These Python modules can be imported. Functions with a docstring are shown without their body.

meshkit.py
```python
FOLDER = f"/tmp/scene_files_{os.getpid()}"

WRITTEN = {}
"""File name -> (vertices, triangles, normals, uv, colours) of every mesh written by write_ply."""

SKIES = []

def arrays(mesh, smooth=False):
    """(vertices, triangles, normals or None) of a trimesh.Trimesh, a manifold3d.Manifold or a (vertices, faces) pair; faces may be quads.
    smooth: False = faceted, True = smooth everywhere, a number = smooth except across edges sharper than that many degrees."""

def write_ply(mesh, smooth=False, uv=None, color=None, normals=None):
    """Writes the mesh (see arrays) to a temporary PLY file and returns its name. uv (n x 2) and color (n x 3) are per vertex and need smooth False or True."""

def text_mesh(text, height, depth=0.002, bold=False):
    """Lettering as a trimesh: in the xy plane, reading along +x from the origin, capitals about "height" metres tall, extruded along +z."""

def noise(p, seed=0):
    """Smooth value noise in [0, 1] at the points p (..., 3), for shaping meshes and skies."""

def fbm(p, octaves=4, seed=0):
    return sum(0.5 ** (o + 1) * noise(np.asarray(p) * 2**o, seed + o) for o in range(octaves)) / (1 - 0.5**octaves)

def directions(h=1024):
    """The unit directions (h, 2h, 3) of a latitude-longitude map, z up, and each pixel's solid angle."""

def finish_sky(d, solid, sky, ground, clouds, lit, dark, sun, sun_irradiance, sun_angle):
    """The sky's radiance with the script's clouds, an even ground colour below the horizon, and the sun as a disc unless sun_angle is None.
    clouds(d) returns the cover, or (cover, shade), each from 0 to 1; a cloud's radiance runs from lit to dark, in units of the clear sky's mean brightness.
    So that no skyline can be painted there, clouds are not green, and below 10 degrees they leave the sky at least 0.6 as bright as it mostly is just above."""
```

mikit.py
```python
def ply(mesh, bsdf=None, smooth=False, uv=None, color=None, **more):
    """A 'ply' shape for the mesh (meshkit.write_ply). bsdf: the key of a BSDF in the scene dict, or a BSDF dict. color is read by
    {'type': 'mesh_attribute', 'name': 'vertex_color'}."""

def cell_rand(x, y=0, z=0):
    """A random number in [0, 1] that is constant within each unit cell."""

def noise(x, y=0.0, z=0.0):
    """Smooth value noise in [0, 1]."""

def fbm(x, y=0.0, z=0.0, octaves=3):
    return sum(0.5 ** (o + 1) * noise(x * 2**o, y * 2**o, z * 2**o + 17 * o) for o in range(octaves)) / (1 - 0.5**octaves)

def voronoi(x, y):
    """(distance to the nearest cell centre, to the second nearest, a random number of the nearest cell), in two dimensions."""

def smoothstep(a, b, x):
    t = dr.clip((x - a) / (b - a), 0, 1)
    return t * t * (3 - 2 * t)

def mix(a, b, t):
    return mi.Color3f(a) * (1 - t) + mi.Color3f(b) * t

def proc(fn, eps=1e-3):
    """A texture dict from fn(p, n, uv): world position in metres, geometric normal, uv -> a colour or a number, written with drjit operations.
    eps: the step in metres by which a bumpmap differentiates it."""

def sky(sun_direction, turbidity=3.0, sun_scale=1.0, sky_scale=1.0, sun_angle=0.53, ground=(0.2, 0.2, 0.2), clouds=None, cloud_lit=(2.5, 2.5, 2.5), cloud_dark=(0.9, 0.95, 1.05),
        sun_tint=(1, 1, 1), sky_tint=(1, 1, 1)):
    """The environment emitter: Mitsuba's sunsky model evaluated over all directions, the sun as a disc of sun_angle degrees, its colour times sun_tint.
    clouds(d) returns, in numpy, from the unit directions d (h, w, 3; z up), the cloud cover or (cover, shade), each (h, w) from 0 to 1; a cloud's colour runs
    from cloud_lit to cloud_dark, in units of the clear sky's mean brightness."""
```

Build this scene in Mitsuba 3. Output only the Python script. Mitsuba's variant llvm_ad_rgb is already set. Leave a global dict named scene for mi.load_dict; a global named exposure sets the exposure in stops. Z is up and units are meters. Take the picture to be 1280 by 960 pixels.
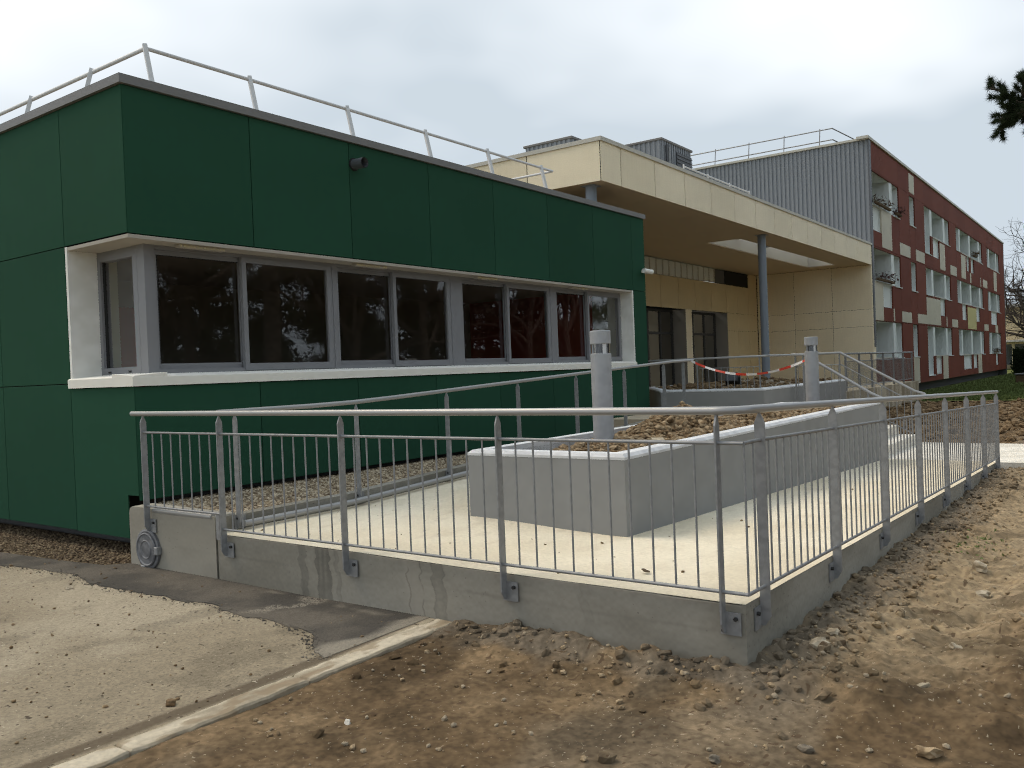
import math, random
import numpy as np, trimesh, shapely
import drjit as dr, mitsuba as mi, mikit, meshkit
from mikit import noise, fbm, voronoi, smoothstep, mix, cell_rand

T = mi.ScalarTransform4f
scene, labels = {}, {}
rng = np.random.default_rng(7)
PI = math.pi

# ------------------------------------------------------------------ camera, light, exposure
F, YAW, PITCH, ROLL = 1073.72, 0.628747, -0.0141487, -0.0389622     # focal length in pixels of a 1280 wide picture
f_ = np.array([math.cos(YAW) * math.cos(PITCH), math.sin(YAW) * math.cos(PITCH), math.sin(PITCH)])
r_ = np.array([math.sin(YAW), -math.cos(YAW), 0.0])
u_ = np.cross(r_, f_)
up_ = -math.sin(ROLL) * r_ + math.cos(ROLL) * u_
EYE = np.array([0.0, 0.0, 1.6])
scene['camera'] = {'type': 'perspective', 'fov': 2 * math.degrees(math.atan(640 / F)), 'fov_axis': 'x', 'near_clip': 0.05, 'far_clip': 2000.0,
                   'to_world': T().look_at(origin=EYE.tolist(), target=(EYE + f_).tolist(), up=up_.tolist())}
exposure = 2.53
SUN = np.array([-0.16, 0.58, 0.80]); SUN /= np.linalg.norm(SUN)

def clouds(d):
    """a closed, uneven overcast: thin and bright round the hidden sun, greyer bellies elsewhere"""
    q = 1.5 * d / (np.maximum(d[..., 2:3], 0.0) + 0.22)
    p = np.stack([q[..., 0] * 0.62 + 4.186, q[..., 1] * 0.62 + 27.387, 0 * q[..., 0] + 3.0], -1)
    n = meshkit.fbm(p + 5.3, 5, 3)
    n2 = meshkit.fbm(p * 0.35 + 1.7, 3, 9)
    toward = d @ SUN
    shade = 1.47 - 0.98 * np.clip((toward + 0.1) / 1.1, 0, 1) ** 1.3 + 1.4 * (n - 0.5) + 1.15 * (n2 - 0.5)
    return np.ones(d.shape[:2]), np.clip(shade, 0, 1)

scene['sky'] = mikit.sky(SUN.tolist(), turbidity=3, sun_scale=0.19, sun_angle=26, clouds=clouds, cloud_lit=(3.9, 3.85, 3.8), cloud_dark=(1.22, 1.38, 1.52), ground=(0.16, 0.14, 0.11))
labels['sky'] = {'kind': 'structure'}

# ------------------------------------------------------------------ materials
def pr(key, col, rough=0.6, spec=0.4, metal=0.0, bump=None, bscale=1.0, **kw):
    b = {'type': 'principled', 'base_color': col if isinstance(col, dict) else {'type': 'rgb', 'value': list(col)}, 'roughness': rough, 'specular': spec, 'metallic': metal, **kw}
    if bump is not None:
        b = {'type': 'bumpmap', 'tex': bump, 'scale': bscale, 'bsdf': b}
    scene[key] = {'type': 'twosided', 'bsdf': b}
    return key

def speckle(a, b, scale, extra=None):
    def fn(p, n, uv):
        t = fbm(p.x * scale, p.y * scale, p.z * scale, 4)
        return mix(a, b, smoothstep(0.3, 0.7, t))
    return mikit.proc(fn)

def panel_tex(base):
    base = np.array(base)
    def fn(p, n, uv):
        g = fbm(p.x * 190, p.y * 190, p.z * 190, 2)
        l = fbm(p.x * 0.9, p.y * 0.9, p.z * 1.3, 3)
        w = noise(p.x * 26, p.y * 26, p.z * 2.2)
        k = 0.80 + 0.24 * g + 0.16 * l + 0.05 * w
        return mi.Color3f(*[float(c) for c in base]) * k
    return mikit.proc(fn)

pr('m_green_a', panel_tex((0.0200, 0.066, 0.0395)), 0.75, 0.05)
pr('m_green_b', panel_tex((0.0210, 0.070, 0.042)), 0.74, 0.05)
pr('m_green_c', panel_tex((0.0190, 0.063, 0.0378)), 0.76, 0.05)
GREENS = ['m_green_a', 'm_green_b', 'm_green_c']
pr('m_gap', (0.012, 0.013, 0.013), 0.8)
pr('m_coping', (0.16, 0.155, 0.15), 0.5, 0.5)
pr('m_alu', (0.20, 0.20, 0.21), 0.42, 0.5)
pr('m_galv', speckle((0.225, 0.23, 0.235), (0.275, 0.28, 0.285), 30), 0.48, 0.5, 0.35)
pr('m_cast', speckle((0.12, 0.122, 0.13), (0.19, 0.192, 0.20), 18), 0.5, 0.4, 0.2)
pr('m_galv_light', (0.60, 0.60, 0.60), 0.5, 0.5)
pr('m_tube', (0.33, 0.33, 0.325), 0.38, 0.5, 0.3)
pr('m_white', speckle((0.66, 0.65, 0.60), (0.74, 0.73, 0.69), 6), 0.6)
pr('m_white_trim', (0.76, 0.735, 0.66), 0.55)
pr('m_soffit', (0.36, 0.33, 0.28), 0.7)
pr('m_seal', (0.01, 0.01, 0.01), 0.6)
scene['m_glass'] = {'type': 'thindielectric', 'int_ior': 1.55}
scene['m_tinted'] = {'type': 'thindielectric', 'int_ior': 1.5, 'specular_transmittance': {'type': 'rgb', 'value': [0.62, 0.61, 0.58]}}
pr('m_room', (0.30, 0.265, 0.22), 0.9)
pr('m_room_floor', (0.12, 0.10, 0.08), 0.6)
pr('m_room_red', (0.42, 0.07, 0.05), 0.7)
pr('m_room_pillar', (0.42, 0.42, 0.30), 0.8)
pr('m_vent', (0.45, 0.38, 0.22), 0.7)
pr('m_rubber', (0.02, 0.02, 0.02), 0.5)

def slab_fn(p, n, uv):
    a = fbm(p.x * 1.1, p.y * 1.1, 3.0, 4)
    g = fbm(p.x * 60, p.y * 60, p.z * 60, 3)
    s = fbm(p.x * 3.1 + 9, p.y * 7.3, 1.0, 3)
    c = mix((0.57, 0.505, 0.375), (0.64, 0.58, 0.45), smoothstep(0.35, 0.65, a))
    c = c * (0.86 + 0.28 * g)
    return mix(c, mi.Color3f(0.40, 0.33, 0.235), 0.22 * smoothstep(0.60, 0.80, s))
pr('m_slab', mikit.proc(slab_fn), 0.85, 0.3)

def wall_fn(p, n, uv):
    a = fbm(p.x * 1.3, p.y * 1.3, p.z * 2.6, 4)
    g = fbm(p.x * 45, p.y * 45, p.z * 45, 3)
    c = mix((0.195, 0.182, 0.150), (0.275, 0.258, 0.218), smoothstep(0.3, 0.7, a)) * (0.85 + 0.3 * g)
    lift = smoothstep(0.02, 0.0, dr.abs(p.z - 0.20 - 0.02 * noise(p.x * 2, p.y * 2, 0.0)))      # joint between two pours
    c = c * (1 - 0.16 * lift * noise(p.x * 3, p.y * 3, 7.0))
    c = mix(c, mi.Color3f(0.40, 0.372, 0.31), (0.22 + 0.40 * a) * dr.select(p.y > 6.105, 1.0, 0.0) * dr.select(p.x < 4.5, 1.0, 0.0))     # the end piece is paler than the rest of the wall
    front = dr.select(p.x < 4.26, 1.0, 0.0)
    w = 0.05 * (noise(p.z * 9, 2.0, 0.0) - 0.5) + 0.03 * (noise(p.z * 30, 5.0, 0.0) - 0.5)
    def run(y0, half, edge):                                     # water runs: wet tongues with dark outlines
        e = dr.abs(p.y + w - y0)
        return smoothstep(half + 0.008, half - 0.008, e), smoothstep(0.011, 0.002, dr.abs(e - half)) * edge * smoothstep(0.25, 0.6, noise(p.z * 14, p.y * 10, 3.0))
    tot = mi.Float(0.0)
    for y0, half, dk, ed in ((3.93, 0.06, 0.05, 0.26), (3.72, 0.05, 0.22, 0.16), (4.83, 0.075, 0.34, 0.10), (5.05, 0.04, 0.26, 0.1), (4.68, 0.02, 0.18, 0.1), (2.6, 0.03, 0.06, 0.05)):
        i, o = run(y0, half, ed)
        tot = tot + front * (i * dk * (0.6 + 0.6 * noise(p.y * 40, p.z * 4, 0.0)) + o)
    pale = smoothstep(0.10, 0.05, dr.abs(p.y + w - 3.95)) * front * 0.35
    c = mix(c, mi.Color3f(0.34, 0.31, 0.26), pale)
    c = c * (1 - dr.clip(tot, 0, 0.62))
    pores = smoothstep(0.84, 0.90, noise(p.x * 70, p.y * 70, p.z * 70)) * smoothstep(0.5, 0.7, noise(p.x * 4, p.y * 4, p.z * 4))
    return c * (1 - 0.3 * pores)
pr('m_wall', mikit.proc(wall_fn), 0.85, 0.3)
pr('m_planter', speckle((0.236, 0.238, 0.234), (0.256, 0.258, 0.254), 5), 0.75, 0.35)
pr('m_planter_top', speckle((0.50, 0.51, 0.52), (0.60, 0.61, 0.62), 14), 0.7)
pr('m_bollard', speckle((0.30, 0.31, 0.325), (0.34, 0.35, 0.365), 12), 0.45, 0.5)
pr('m_bollard_dark', (0.03, 0.03, 0.032), 0.4)
scene['m_acrylic'] = {'type': 'thindielectric', 'int_ior': 1.49}

def dirt_fn(p, n, uv):
    a = fbm(p.x * 0.75 + 4, p.y * 0.75, 0.0, 4)
    b = fbm(p.x * 3.4, p.y * 3.4, 5.0, 4)
    g = fbm(p.x * 38, p.y * 38, 9.0, 3)
    c = mix((0.108, 0.073, 0.040), (0.218, 0.154, 0.088), smoothstep(0.33, 0.68, a * 0.55 + b * 0.45))
    grey = smoothstep(0.52, 0.70, fbm(p.x * 1.1 + 20, p.y * 1.5 + 3, 2.0, 4))
    c = mix(c, mi.Color3f(0.225, 0.185, 0.130), 0.35 * grey)
    # spilt mortar and stone dust left along the foot of the wall
    k = smoothstep(0.38, 0.05, dr.abs(p.y - 1.52) + 0.5 * (b - 0.5)) * smoothstep(3.2, 4.6, p.x)
    k2 = smoothstep(0.28, 0.05, dr.abs(p.x - 4.08) + 0.5 * (b - 0.5)) * smoothstep(1.0, 1.6, p.y)
    c = mix(c, mi.Color3f(0.150, 0.128, 0.098), 0.7 * dr.maximum(k, k2))
    trod = smoothstep(0.55, 0.15, dr.abs(p.y - 0.95 + 0.5 * (a - 0.5))) * smoothstep(3.9, 5.2, p.x)
    c = mix(c, mi.Color3f(0.31, 0.238, 0.148), 0.7 * trod)
    damp = smoothstep(0.56, 0.7, fbm(p.x * 2.1 + 7, p.y * 2.1 + 40, 6.0, 4))
    c = c * (1 - 0.38 * damp)
    c = c * (0.52 + 0.96 * g)
    v = noise(p.x * 70, p.y * 70, 2.0)
    c = mix(c, mi.Color3f(0.40, 0.34, 0.25), 0.6 * smoothstep(0.92, 0.96, v))
    return mix(c, mi.Color3f(0.075, 0.050, 0.030), 0.8 * smoothstep(0.86, 0.93, noise(p.x * 34 + 9, p.y * 34, 4.0)))
pr('m_dirt', mikit.proc(dirt_fn), 0.95, 0.15)
pr('m_soil', speckle((0.085, 0.054, 0.028), (0.235, 0.165, 0.095), 24), 0.95, 0.15)
pr('m_soil_b', speckle((0.17, 0.122, 0.072), (0.36, 0.275, 0.175), 30), 0.95, 0.15)
pr('m_soil_grey', speckle((0.12, 0.10, 0.075), (0.25, 0.215, 0.165), 26), 0.95, 0.15)
pr('m_clod', mikit.proc(dirt_fn), 0.95, 0.15)
pr('m_stone', speckle((0.28, 0.23, 0.16), (0.46, 0.40, 0.30), 30), 0.9, 0.2)

def yard_fn(p, n, uv):
    a = fbm(p.x * 0.9, p.y * 0.9, 1.0, 4)
    g = fbm(p.x * 85, p.y * 85, 0.0, 3)
    d, d2, r = voronoi(p.x * 70, p.y * 70)
    c = mix((0.250, 0.208, 0.145), (0.330, 0.282, 0.205), smoothstep(0.35, 0.65, a))
    c = c * (0.70 + 0.45 * g + 0.25 * (r - 0.5))
    wash = smoothstep(0.55, 0.72, fbm(p.x * 2.2 + 3, p.y * 3.2, 8.0, 4))
    c = c * (1 - 0.22 * wash)
    # damp dirt caught in the channel beside the kerb
    ch = smoothstep(0.075, 0.03, dr.abs(p.y - 3.82 - 0.05 * (noise(p.x * 2.3, 1.0, 0.0) - 0.3))) * smoothstep(0.30, 0.5, noise(p.x * 1.5 + 0.4, 4.0, 0.0) + 0.12)
    c = mix(c, mi.Color3f(0.085, 0.064, 0.042), 0.8 * ch)
    v = noise(p.x * 42, p.y * 42, 3.0)
    c = mix(c, mi.Color3f(0.05, 0.037, 0.026), smoothstep(0.90, 0.95, v) * 0.85)
    return mix(c, mi.Color3f(0.46, 0.41, 0.32), 0.7 * smoothstep(0.94, 0.97, noise(p.x * 60 + 5, p.y * 60, 7.0)))
pr('m_yard', mikit.proc(yard_fn), 0.92, 0.2)

def patch_fn(p, n, uv):
    a = fbm(p.x * 2.2, p.y * 2.2, 1.0, 4)
    g = fbm(p.x * 110, p.y * 110, 0.0, 3)
    c = mix((0.052, 0.047, 0.040), (0.098, 0.085, 0.068), smoothstep(0.35, 0.65, a)) * (0.65 + 0.7 * g)
    w = 0.22 * (fbm(p.x * 4, p.y * 4, 3.0, 3) - 0.5)
    l1 = smoothstep(0.06, 0.0, dr.abs(p.x - 4.13 + w * 0.55)) * smoothstep(5.5, 5.2, p.y) * smoothstep(0.35, 0.6, a)
    l2 = smoothstep(0.10, 0.01, dr.abs((p.y - 5.05) + (p.x - 3.8) * 0.5 + 2.2 * w)) * smoothstep(3.62, 3.75, p.x) * smoothstep(0.3, 0.6, g)
    l3 = smoothstep(0.15, 0.03, dr.abs(p.y - 3.80 + 1.6 * w))
    return mix(c, mi.Color3f(0.27, 0.24, 0.19), dr.clip(0.8 * l1 + 0.7 * l2 + 0.8 * l3, 0, 0.9) * (0.5 + 0.7 * g))
pr('m_patch', mikit.proc(patch_fn), 0.85, 0.3)
def kerb_fn(p, n, uv):
    a = fbm(p.x * 2.2, p.y * 9, 1.0, 4); g = fbm(p.x * 50, p.y * 50, p.z * 50, 3); d = fbm(p.x * 6, p.y * 14, 4.0, 3)
    c = mix((0.30, 0.255, 0.185), (0.47, 0.415, 0.315), smoothstep(0.35, 0.65, a)) * (0.72 + 0.55 * g)
    return mix(c, mi.Color3f(0.21, 0.155, 0.095), 0.65 * smoothstep(0.50, 0.68, d))
pr('m_kerb', mikit.proc(kerb_fn), 0.9, 0.25)
pr('m_path', speckle((0.56, 0.53, 0.46), (0.66, 0.63, 0.56), 5), 0.85, 0.3)
pr('m_porch', (0.52, 0.43, 0.31), 0.6)
pr('m_pebbles', {'type': 'mesh_attribute', 'name': 'vertex_color'}, 0.8)
pr('m_pebble_b', (0.30, 0.245, 0.17), 0.85)
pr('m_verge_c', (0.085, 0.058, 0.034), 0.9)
pr('m_lawn', speckle((0.070, 0.090, 0.028), (0.14, 0.145, 0.055), 1.6), 0.95, 0.1)
pr('m_grass', (0.12, 0.155, 0.05), 0.8, 0.2)
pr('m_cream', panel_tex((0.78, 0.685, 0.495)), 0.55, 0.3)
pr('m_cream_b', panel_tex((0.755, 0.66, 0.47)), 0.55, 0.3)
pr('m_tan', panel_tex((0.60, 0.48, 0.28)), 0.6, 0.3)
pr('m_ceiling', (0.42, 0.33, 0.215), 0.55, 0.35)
pr('m_trim_pale', (0.50, 0.48, 0.42), 0.6)
pr('m_steel_blue', (0.20, 0.23, 0.27), 0.45, 0.5)
pr('m_door', (0.045, 0.045, 0.047), 0.45)
pr('m_reveal', (0.24, 0.23, 0.21), 0.7)
pr('m_corrug', (0.20, 0.215, 0.235), 0.45, 0.5)
pr('m_corrug_dark', (0.09, 0.095, 0.105), 0.5, 0.5)
pr('m_red_a', panel_tex((0.165, 0.050, 0.033)), 0.7, 0.1)
pr('m_red_b', panel_tex((0.150, 0.045, 0.030)), 0.7, 0.1)
pr('m_apt_cream', panel_tex((0.50, 0.46, 0.36)), 0.6, 0.3)
pr('m_apt_white', (0.66, 0.69, 0.67), 0.7)
pr('m_apt_yellow', (0.50, 0.44, 0.20), 0.7)
pr('m_apt_dark', (0.03, 0.03, 0.032), 0.7)
pr('m_plinth', (0.10, 0.10, 0.10), 0.8)
pr('m_bark', speckle((0.040, 0.033, 0.028), (0.095, 0.080, 0.068), 14), 0.95, 0.1)
scene['m_needle'] = {'type': 'principledthin', 'base_color': {'type': 'rgb', 'value': [0.030, 0.042, 0.022]}, 'roughness': 0.7, 'diff_trans': 0.5}
scene['m_hedge'] = {'type': 'principledthin', 'base_color': {'type': 'rgb', 'value': [0.022, 0.032, 0.016]}, 'roughness': 0.6, 'diff_trans': 0.5}
pr('m_flower', (0.055, 0.022, 0.018), 0.9)
pr('m_dry', (0.10, 0.065, 0.035), 0.9)
pr('m_far_cream', (0.66, 0.56, 0.36), 0.7)
pr('m_far_roof', (0.60, 0.58, 0.54), 0.6)
pr('m_black', (0.012, 0.012, 0.013), 0.35, 0.5)
def tape_fn(p, n, uv):
    t = (p.y * 2.6) - dr.floor(p.y * 2.6)
    return dr.select(t < 0.5, mi.Color3f(0.62, 0.06, 0.035), mi.Color3f(0.75, 0.72, 0.70))
pr('m_tape', mikit.proc(tape_fn), 0.4)

# ------------------------------------------------------------------ mesh helpers
QF = np.array([[0, 2, 3], [0, 3, 1], [4, 5, 7], [4, 7, 6], [0, 1, 5], [0, 5, 4], [2, 6, 7], [2, 7, 3], [0, 4, 6], [0, 6, 2], [1, 3, 7], [1, 7, 5]])
QF = QF[:, ::-1]
def bx(x0, x1, y0, y1, z0, z1):
    v = np.array([[x, y, z] for x in (x0, x1) for y in (y0, y1) for z in (z0, z1)], float)
    m = trimesh.Trimesh(v, QF.copy(), process=False)
    if m.volume < 0: m.invert()
    return m
def cbx(x0, x1, y0, y1, z0, z1, c=0.01):
    P = []
    for i, x in enumerate((x0, x1)):
        for j, y in enumerate((y0, y1)):
            for k, z in enumerate((z0, z1)):
                sx, sy, sz = (c, -c)[i], (c, -c)[j], (c, -c)[k]
                P += [(x, y + sy, z + sz), (x + sx, y, z + sz), (x + sx, y + sy, z)]
    return trimesh.convex.convex_hull(np.array(P))
def cat(ms): return trimesh.util.concatenate(list(ms))
def mv(m, d): m = m.copy(); m.apply_translation(d); return m
def tube(pts, r, n=10, caps=True):
    p = np.asarray(pts, float); k = len(p)
    r = np.broadcast_to(np.asarray(r, float), (k,))
    t = np.zeros_like(p); t[1:-1] = p[2:] - p[:-2]; t[0] = p[1] - p[0]; t[-1] = p[-1] - p[-2]
    t /= np.linalg.norm(t, axis=1, keepdims=True) + 1e-12
    ref = np.array([0, 0, 1.0]) if abs(t[:, 2]).max() < 0.9 else np.array([0.92, 0.39, 0.0])
    a = np.cross(t, ref); a /= np.linalg.norm(a, axis=1, keepdims=True) + 1e-12
    b = np.cross(t, a); ang = np.arange(n) * 2 * PI / n
    v = (p[:, None] + r[:, None, None] * (np.cos(ang)[None, :, None] * a[:, None] + np.sin(ang)[None, :, None] * b[:, None])).reshape(-1, 3)
    i, j = np.meshgrid(np.arange(k - 1), np.arange(n), indexing='ij'); i, j = i.ravel(), j.ravel(); j2 = (j + 1) % n
    q = np.stack([i * n + j, i * n + j2, (i + 1) * n + j2, (i + 1) * n + j], -1)
    f = [q[:, [0, 1, 2]], q[:, [0, 2, 3]]]
    if caps:
        v = np.vstack([v, p[0], p[-1]])
        j = np.arange(n); c0, c1 = k * n, k * n + 1
        f.append(np.stack([np.full(n, c0), (j + 1) % n, j], -1)); f.append(np.stack([np.full(n, c1), (k - 1) * n + j, (k - 1) * n + (j + 1) % n], -1))
    return trimesh.Trimesh(v, np.vstack(f), process=False)
def prism(poly, z0, z1):
    m = trimesh.creation.extrude_polygon(shapely.Polygon(poly), z1 - z0, engine='earcut'); m.apply_translation([0, 0, z0]); return m
def lathe(profile, x, y, n=28):
    m = trimesh.creation.revolve(np.array(profile, float), sections=n); m.apply_translation([x, y, 0]); return m
def grid(xs, ys, zf):
    X, Y = np.meshgrid(xs, ys, indexing='ij'); Z = zf(X, Y)
    v = np.stack([X, Y, Z], -1).reshape(-1, 3); nx, ny = len(xs), len(ys)
    i, j = np.meshgrid(np.arange(nx - 1), np.arange(ny - 1), indexing='ij'); a = (i * ny + j).ravel()
    f = np.vstack([np.stack([a, a + ny, a + ny + 1], -1), np.stack([a, a + ny + 1, a + 1], -1)])
    return trimesh.Trimesh(v, f, process=False)
ICO = trimesh.creation.icosphere(subdivisions=0); ICO1 = trimesh.creation.icosphere(subdivisions=1)
def lumps(pos, size, base=ICO, flat=0.7, jag=0.28):
    """many small stones or clods as one mesh; size (n,)"""
    n = len(pos); bv = np.array(base.vertices)[None] * (1 + jag * (rng.random((n, len(base.vertices), 1)) - 0.5) * 2)
    s = size[:, None, None] * (0.75 + 0.5 * rng.random((n, 1, 3))) * np.array([1, 1, flat])
    v = bv * s; a = rng.random(n) * 2 * PI; c, sn = np.cos(a)[:, None], np.sin(a)[:, None]
    tx = (rng.random((n, 1)) - 0.5) * 1.2
    x, y, z = v[..., 0], v[..., 1], v[..., 2]
    y, z = y * np.cos(tx) - z * np.sin(tx), y * np.sin(tx) + z * np.cos(tx)
    v = np.stack([x * c - y * sn, x * sn + y * c, z], -1) + pos[:, None]
    f = (np.array(base.faces)[None] + (np.arange(n) * len(base.vertices))[:, None, None]).reshape(-1, 3)
    return trimesh.Trimesh(v.reshape(-1, 3), f, process=False)

used = {}
def key_for(name):
    if name not in scene and name not in used: used[name] = 0; return name
    used[name] = used.get(name, 0) + 1
    while f'{name}_{used[name]:03d}' in scene or f'{name}_{used[name]:03d}' in used: used[name] += 1
    k = f'{name}_{used[name]:03d}'; used[k] = 0; return k
def obj(name, mesh, mat, parent=None, smooth=False, label=None, kind=None):
    k = key_for(parent + '__' + name if parent else name)
    scene[k] = mikit.ply(mesh, mat, smooth=smooth)
    if label or kind:
        labels[k] = {}
        if label: labels[k]['label'] = label
        if kind: labels[k]['kind'] = kind
    return k
def thing(name, label, cat_, group=None):
    k = key_for(name); labels[k] = {'label': label, 'category': cat_}
    if group: labels[k]['group'] = group
    return k
def solid(name, mesh, mat, label, cat_, group=None, smooth=False, kind=None):
    k = obj(name, mesh, mat, None, smooth); labels[k] = {'label': label, 'category': cat_}
    if group: labels[k]['group'] = group
    if kind: labels[k]['kind'] = kind
    return k
def struct(name, mesh, mat, smooth=False):
    k = obj(name, mesh, mat, None, smooth); labels[k] = {'kind': 'structure'}; return k

# ------------------------------------------------------------------ ground
WX, WY = 4.207, 1.641                      # faces of the ramp's low wall: the front one at x = WX, the side one at y = WY
def sst(a, b, x): t = np.clip((x - a) / (b - a), 0, 1); return t * t * (3 - 2 * t)
def nz(x, y, s, o=3, seed=0): return meshkit.fbm(np.stack([x * s, y * s, 0 * x + seed * 3.7], -1), o, seed) - 0.5
def terrain(x, y):
    z = -0.015 - 0.014 * np.clip(x - 6, 0, 9) + 0.11 * nz(x, y, 0.45, 3, 1) * sst(2.0, 5.0, x)
    z = z + 0.05 * nz(x, y, 2.2, 3, 2) + 0.035 * np.maximum(nz(x, y, 9, 3, 3), -0.05) + 0.012 * nz(x, y, 30, 2, 4)
    side = np.clip(WY - y, 0, 9); front = np.clip(WX - x, 0, 9)
    bank = sst(0.75, 0.0, side) * sst(3.9, 4.6, x) + sst(0.5, 0.0, front) * (y < 3.6) * sst(3.9, 3.0, y)
    z = z + np.clip(bank, 0, 1) * (0.075 + 0.12 * nz(x, y, 5, 3, 5) + 0.05 * nz(x, y, 22, 2, 6))
    rut = sst(0.5, 0.0, abs(y - 0.93)) * sst(4.3, 5.5, x)
    z = z - 0.05 * rut
    ridge = sst(0.34, 0.0, abs(y - 0.36)) * sst(4.5, 6.5, x)
    z = z + 0.12 * ridge * (0.6 + nz(x, y, 3, 3, 7) * 1.6)
    z = np.where(y > 3.2, z * 0.6, z)
    inside = (x > WX + 0.05) & (y > WY + 0.05) & (x < 16.8)
    z = np.where(inside, -0.45, z)
    z = np.where((x > 13.9) & (x < 17.0), np.minimum(z, -0.11), z)
    mound = -0.02 + 0.20 * nz(x, y, 0.7, 4, 8) + 0.22 * np.maximum(nz(x, y, 2.6, 3, 9), -0.1)
    far = sst(17.0, 17.8, x)
    z = z * (1 - far) + far * (mound - 0.10 * sst(30, 34, x))
    return z
xs = np.concatenate([np.linspace(-14, 1.4, 34), np.arange(1.5, 8.0, 0.022), np.arange(8.0, 17.0, 0.05), np.arange(17.0, 35.0, 0.11)])
ys = np.concatenate([np.linspace(-16, -4.2, 44), np.arange(-4.0, -1.0, 0.06), np.arange(-1.0, 3.56, 0.022), [3.575]])
struct('dirt_ground', grid(xs, ys, terrain), 'm_dirt', True)
ysb = np.concatenate([np.arange(3.575, 12.0, 0.14)]); xsb = np.arange(17.0, 35.0, 0.14)
struct('dirt_bank', grid(xsb, ysb, lambda x, y: terrain(x, y) - 0.25 * sst(5.6, 6.6, y)), 'm_dirt', True)
struct('ground', grid(np.linspace(-600, 900, 6), np.linspace(-700, 700, 6), lambda x, y: 0 * x - 0.62), 'm_lawn')
lawn_z = lambda x, y: 0.0 + 0.10 * nz(x, y, 0.3, 3, 11) - 0.02
struct('lawn', grid(np.arange(33.0, 130, 0.8), np.arange(-60, 40, 0.8), lawn_z), 'm_lawn', True)
n = 26000                                                            # blades of the lawn, in tufts
gx = 33.4 + 45 * rng.random(n) ** 1.5; gy = -2 + 9.6 * rng.random(n)
b = np.stack([gx, gy, lawn_z(gx, gy)], -1); a = rng.random(n) * 2 * PI; w = 0.03 + 0.03 * rng.random(n); h = 0.05 + 0.10 * rng.random(n)
dx = np.stack([np.cos(a) * w, np.sin(a) * w, 0 * a], -1); lean = np.stack([rng.normal(0, .03, n), rng.normal(0, .03, n), h], -1)
v = np.stack([b - dx, b + dx, b + lean], 1).reshape(-1, 3)
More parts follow.
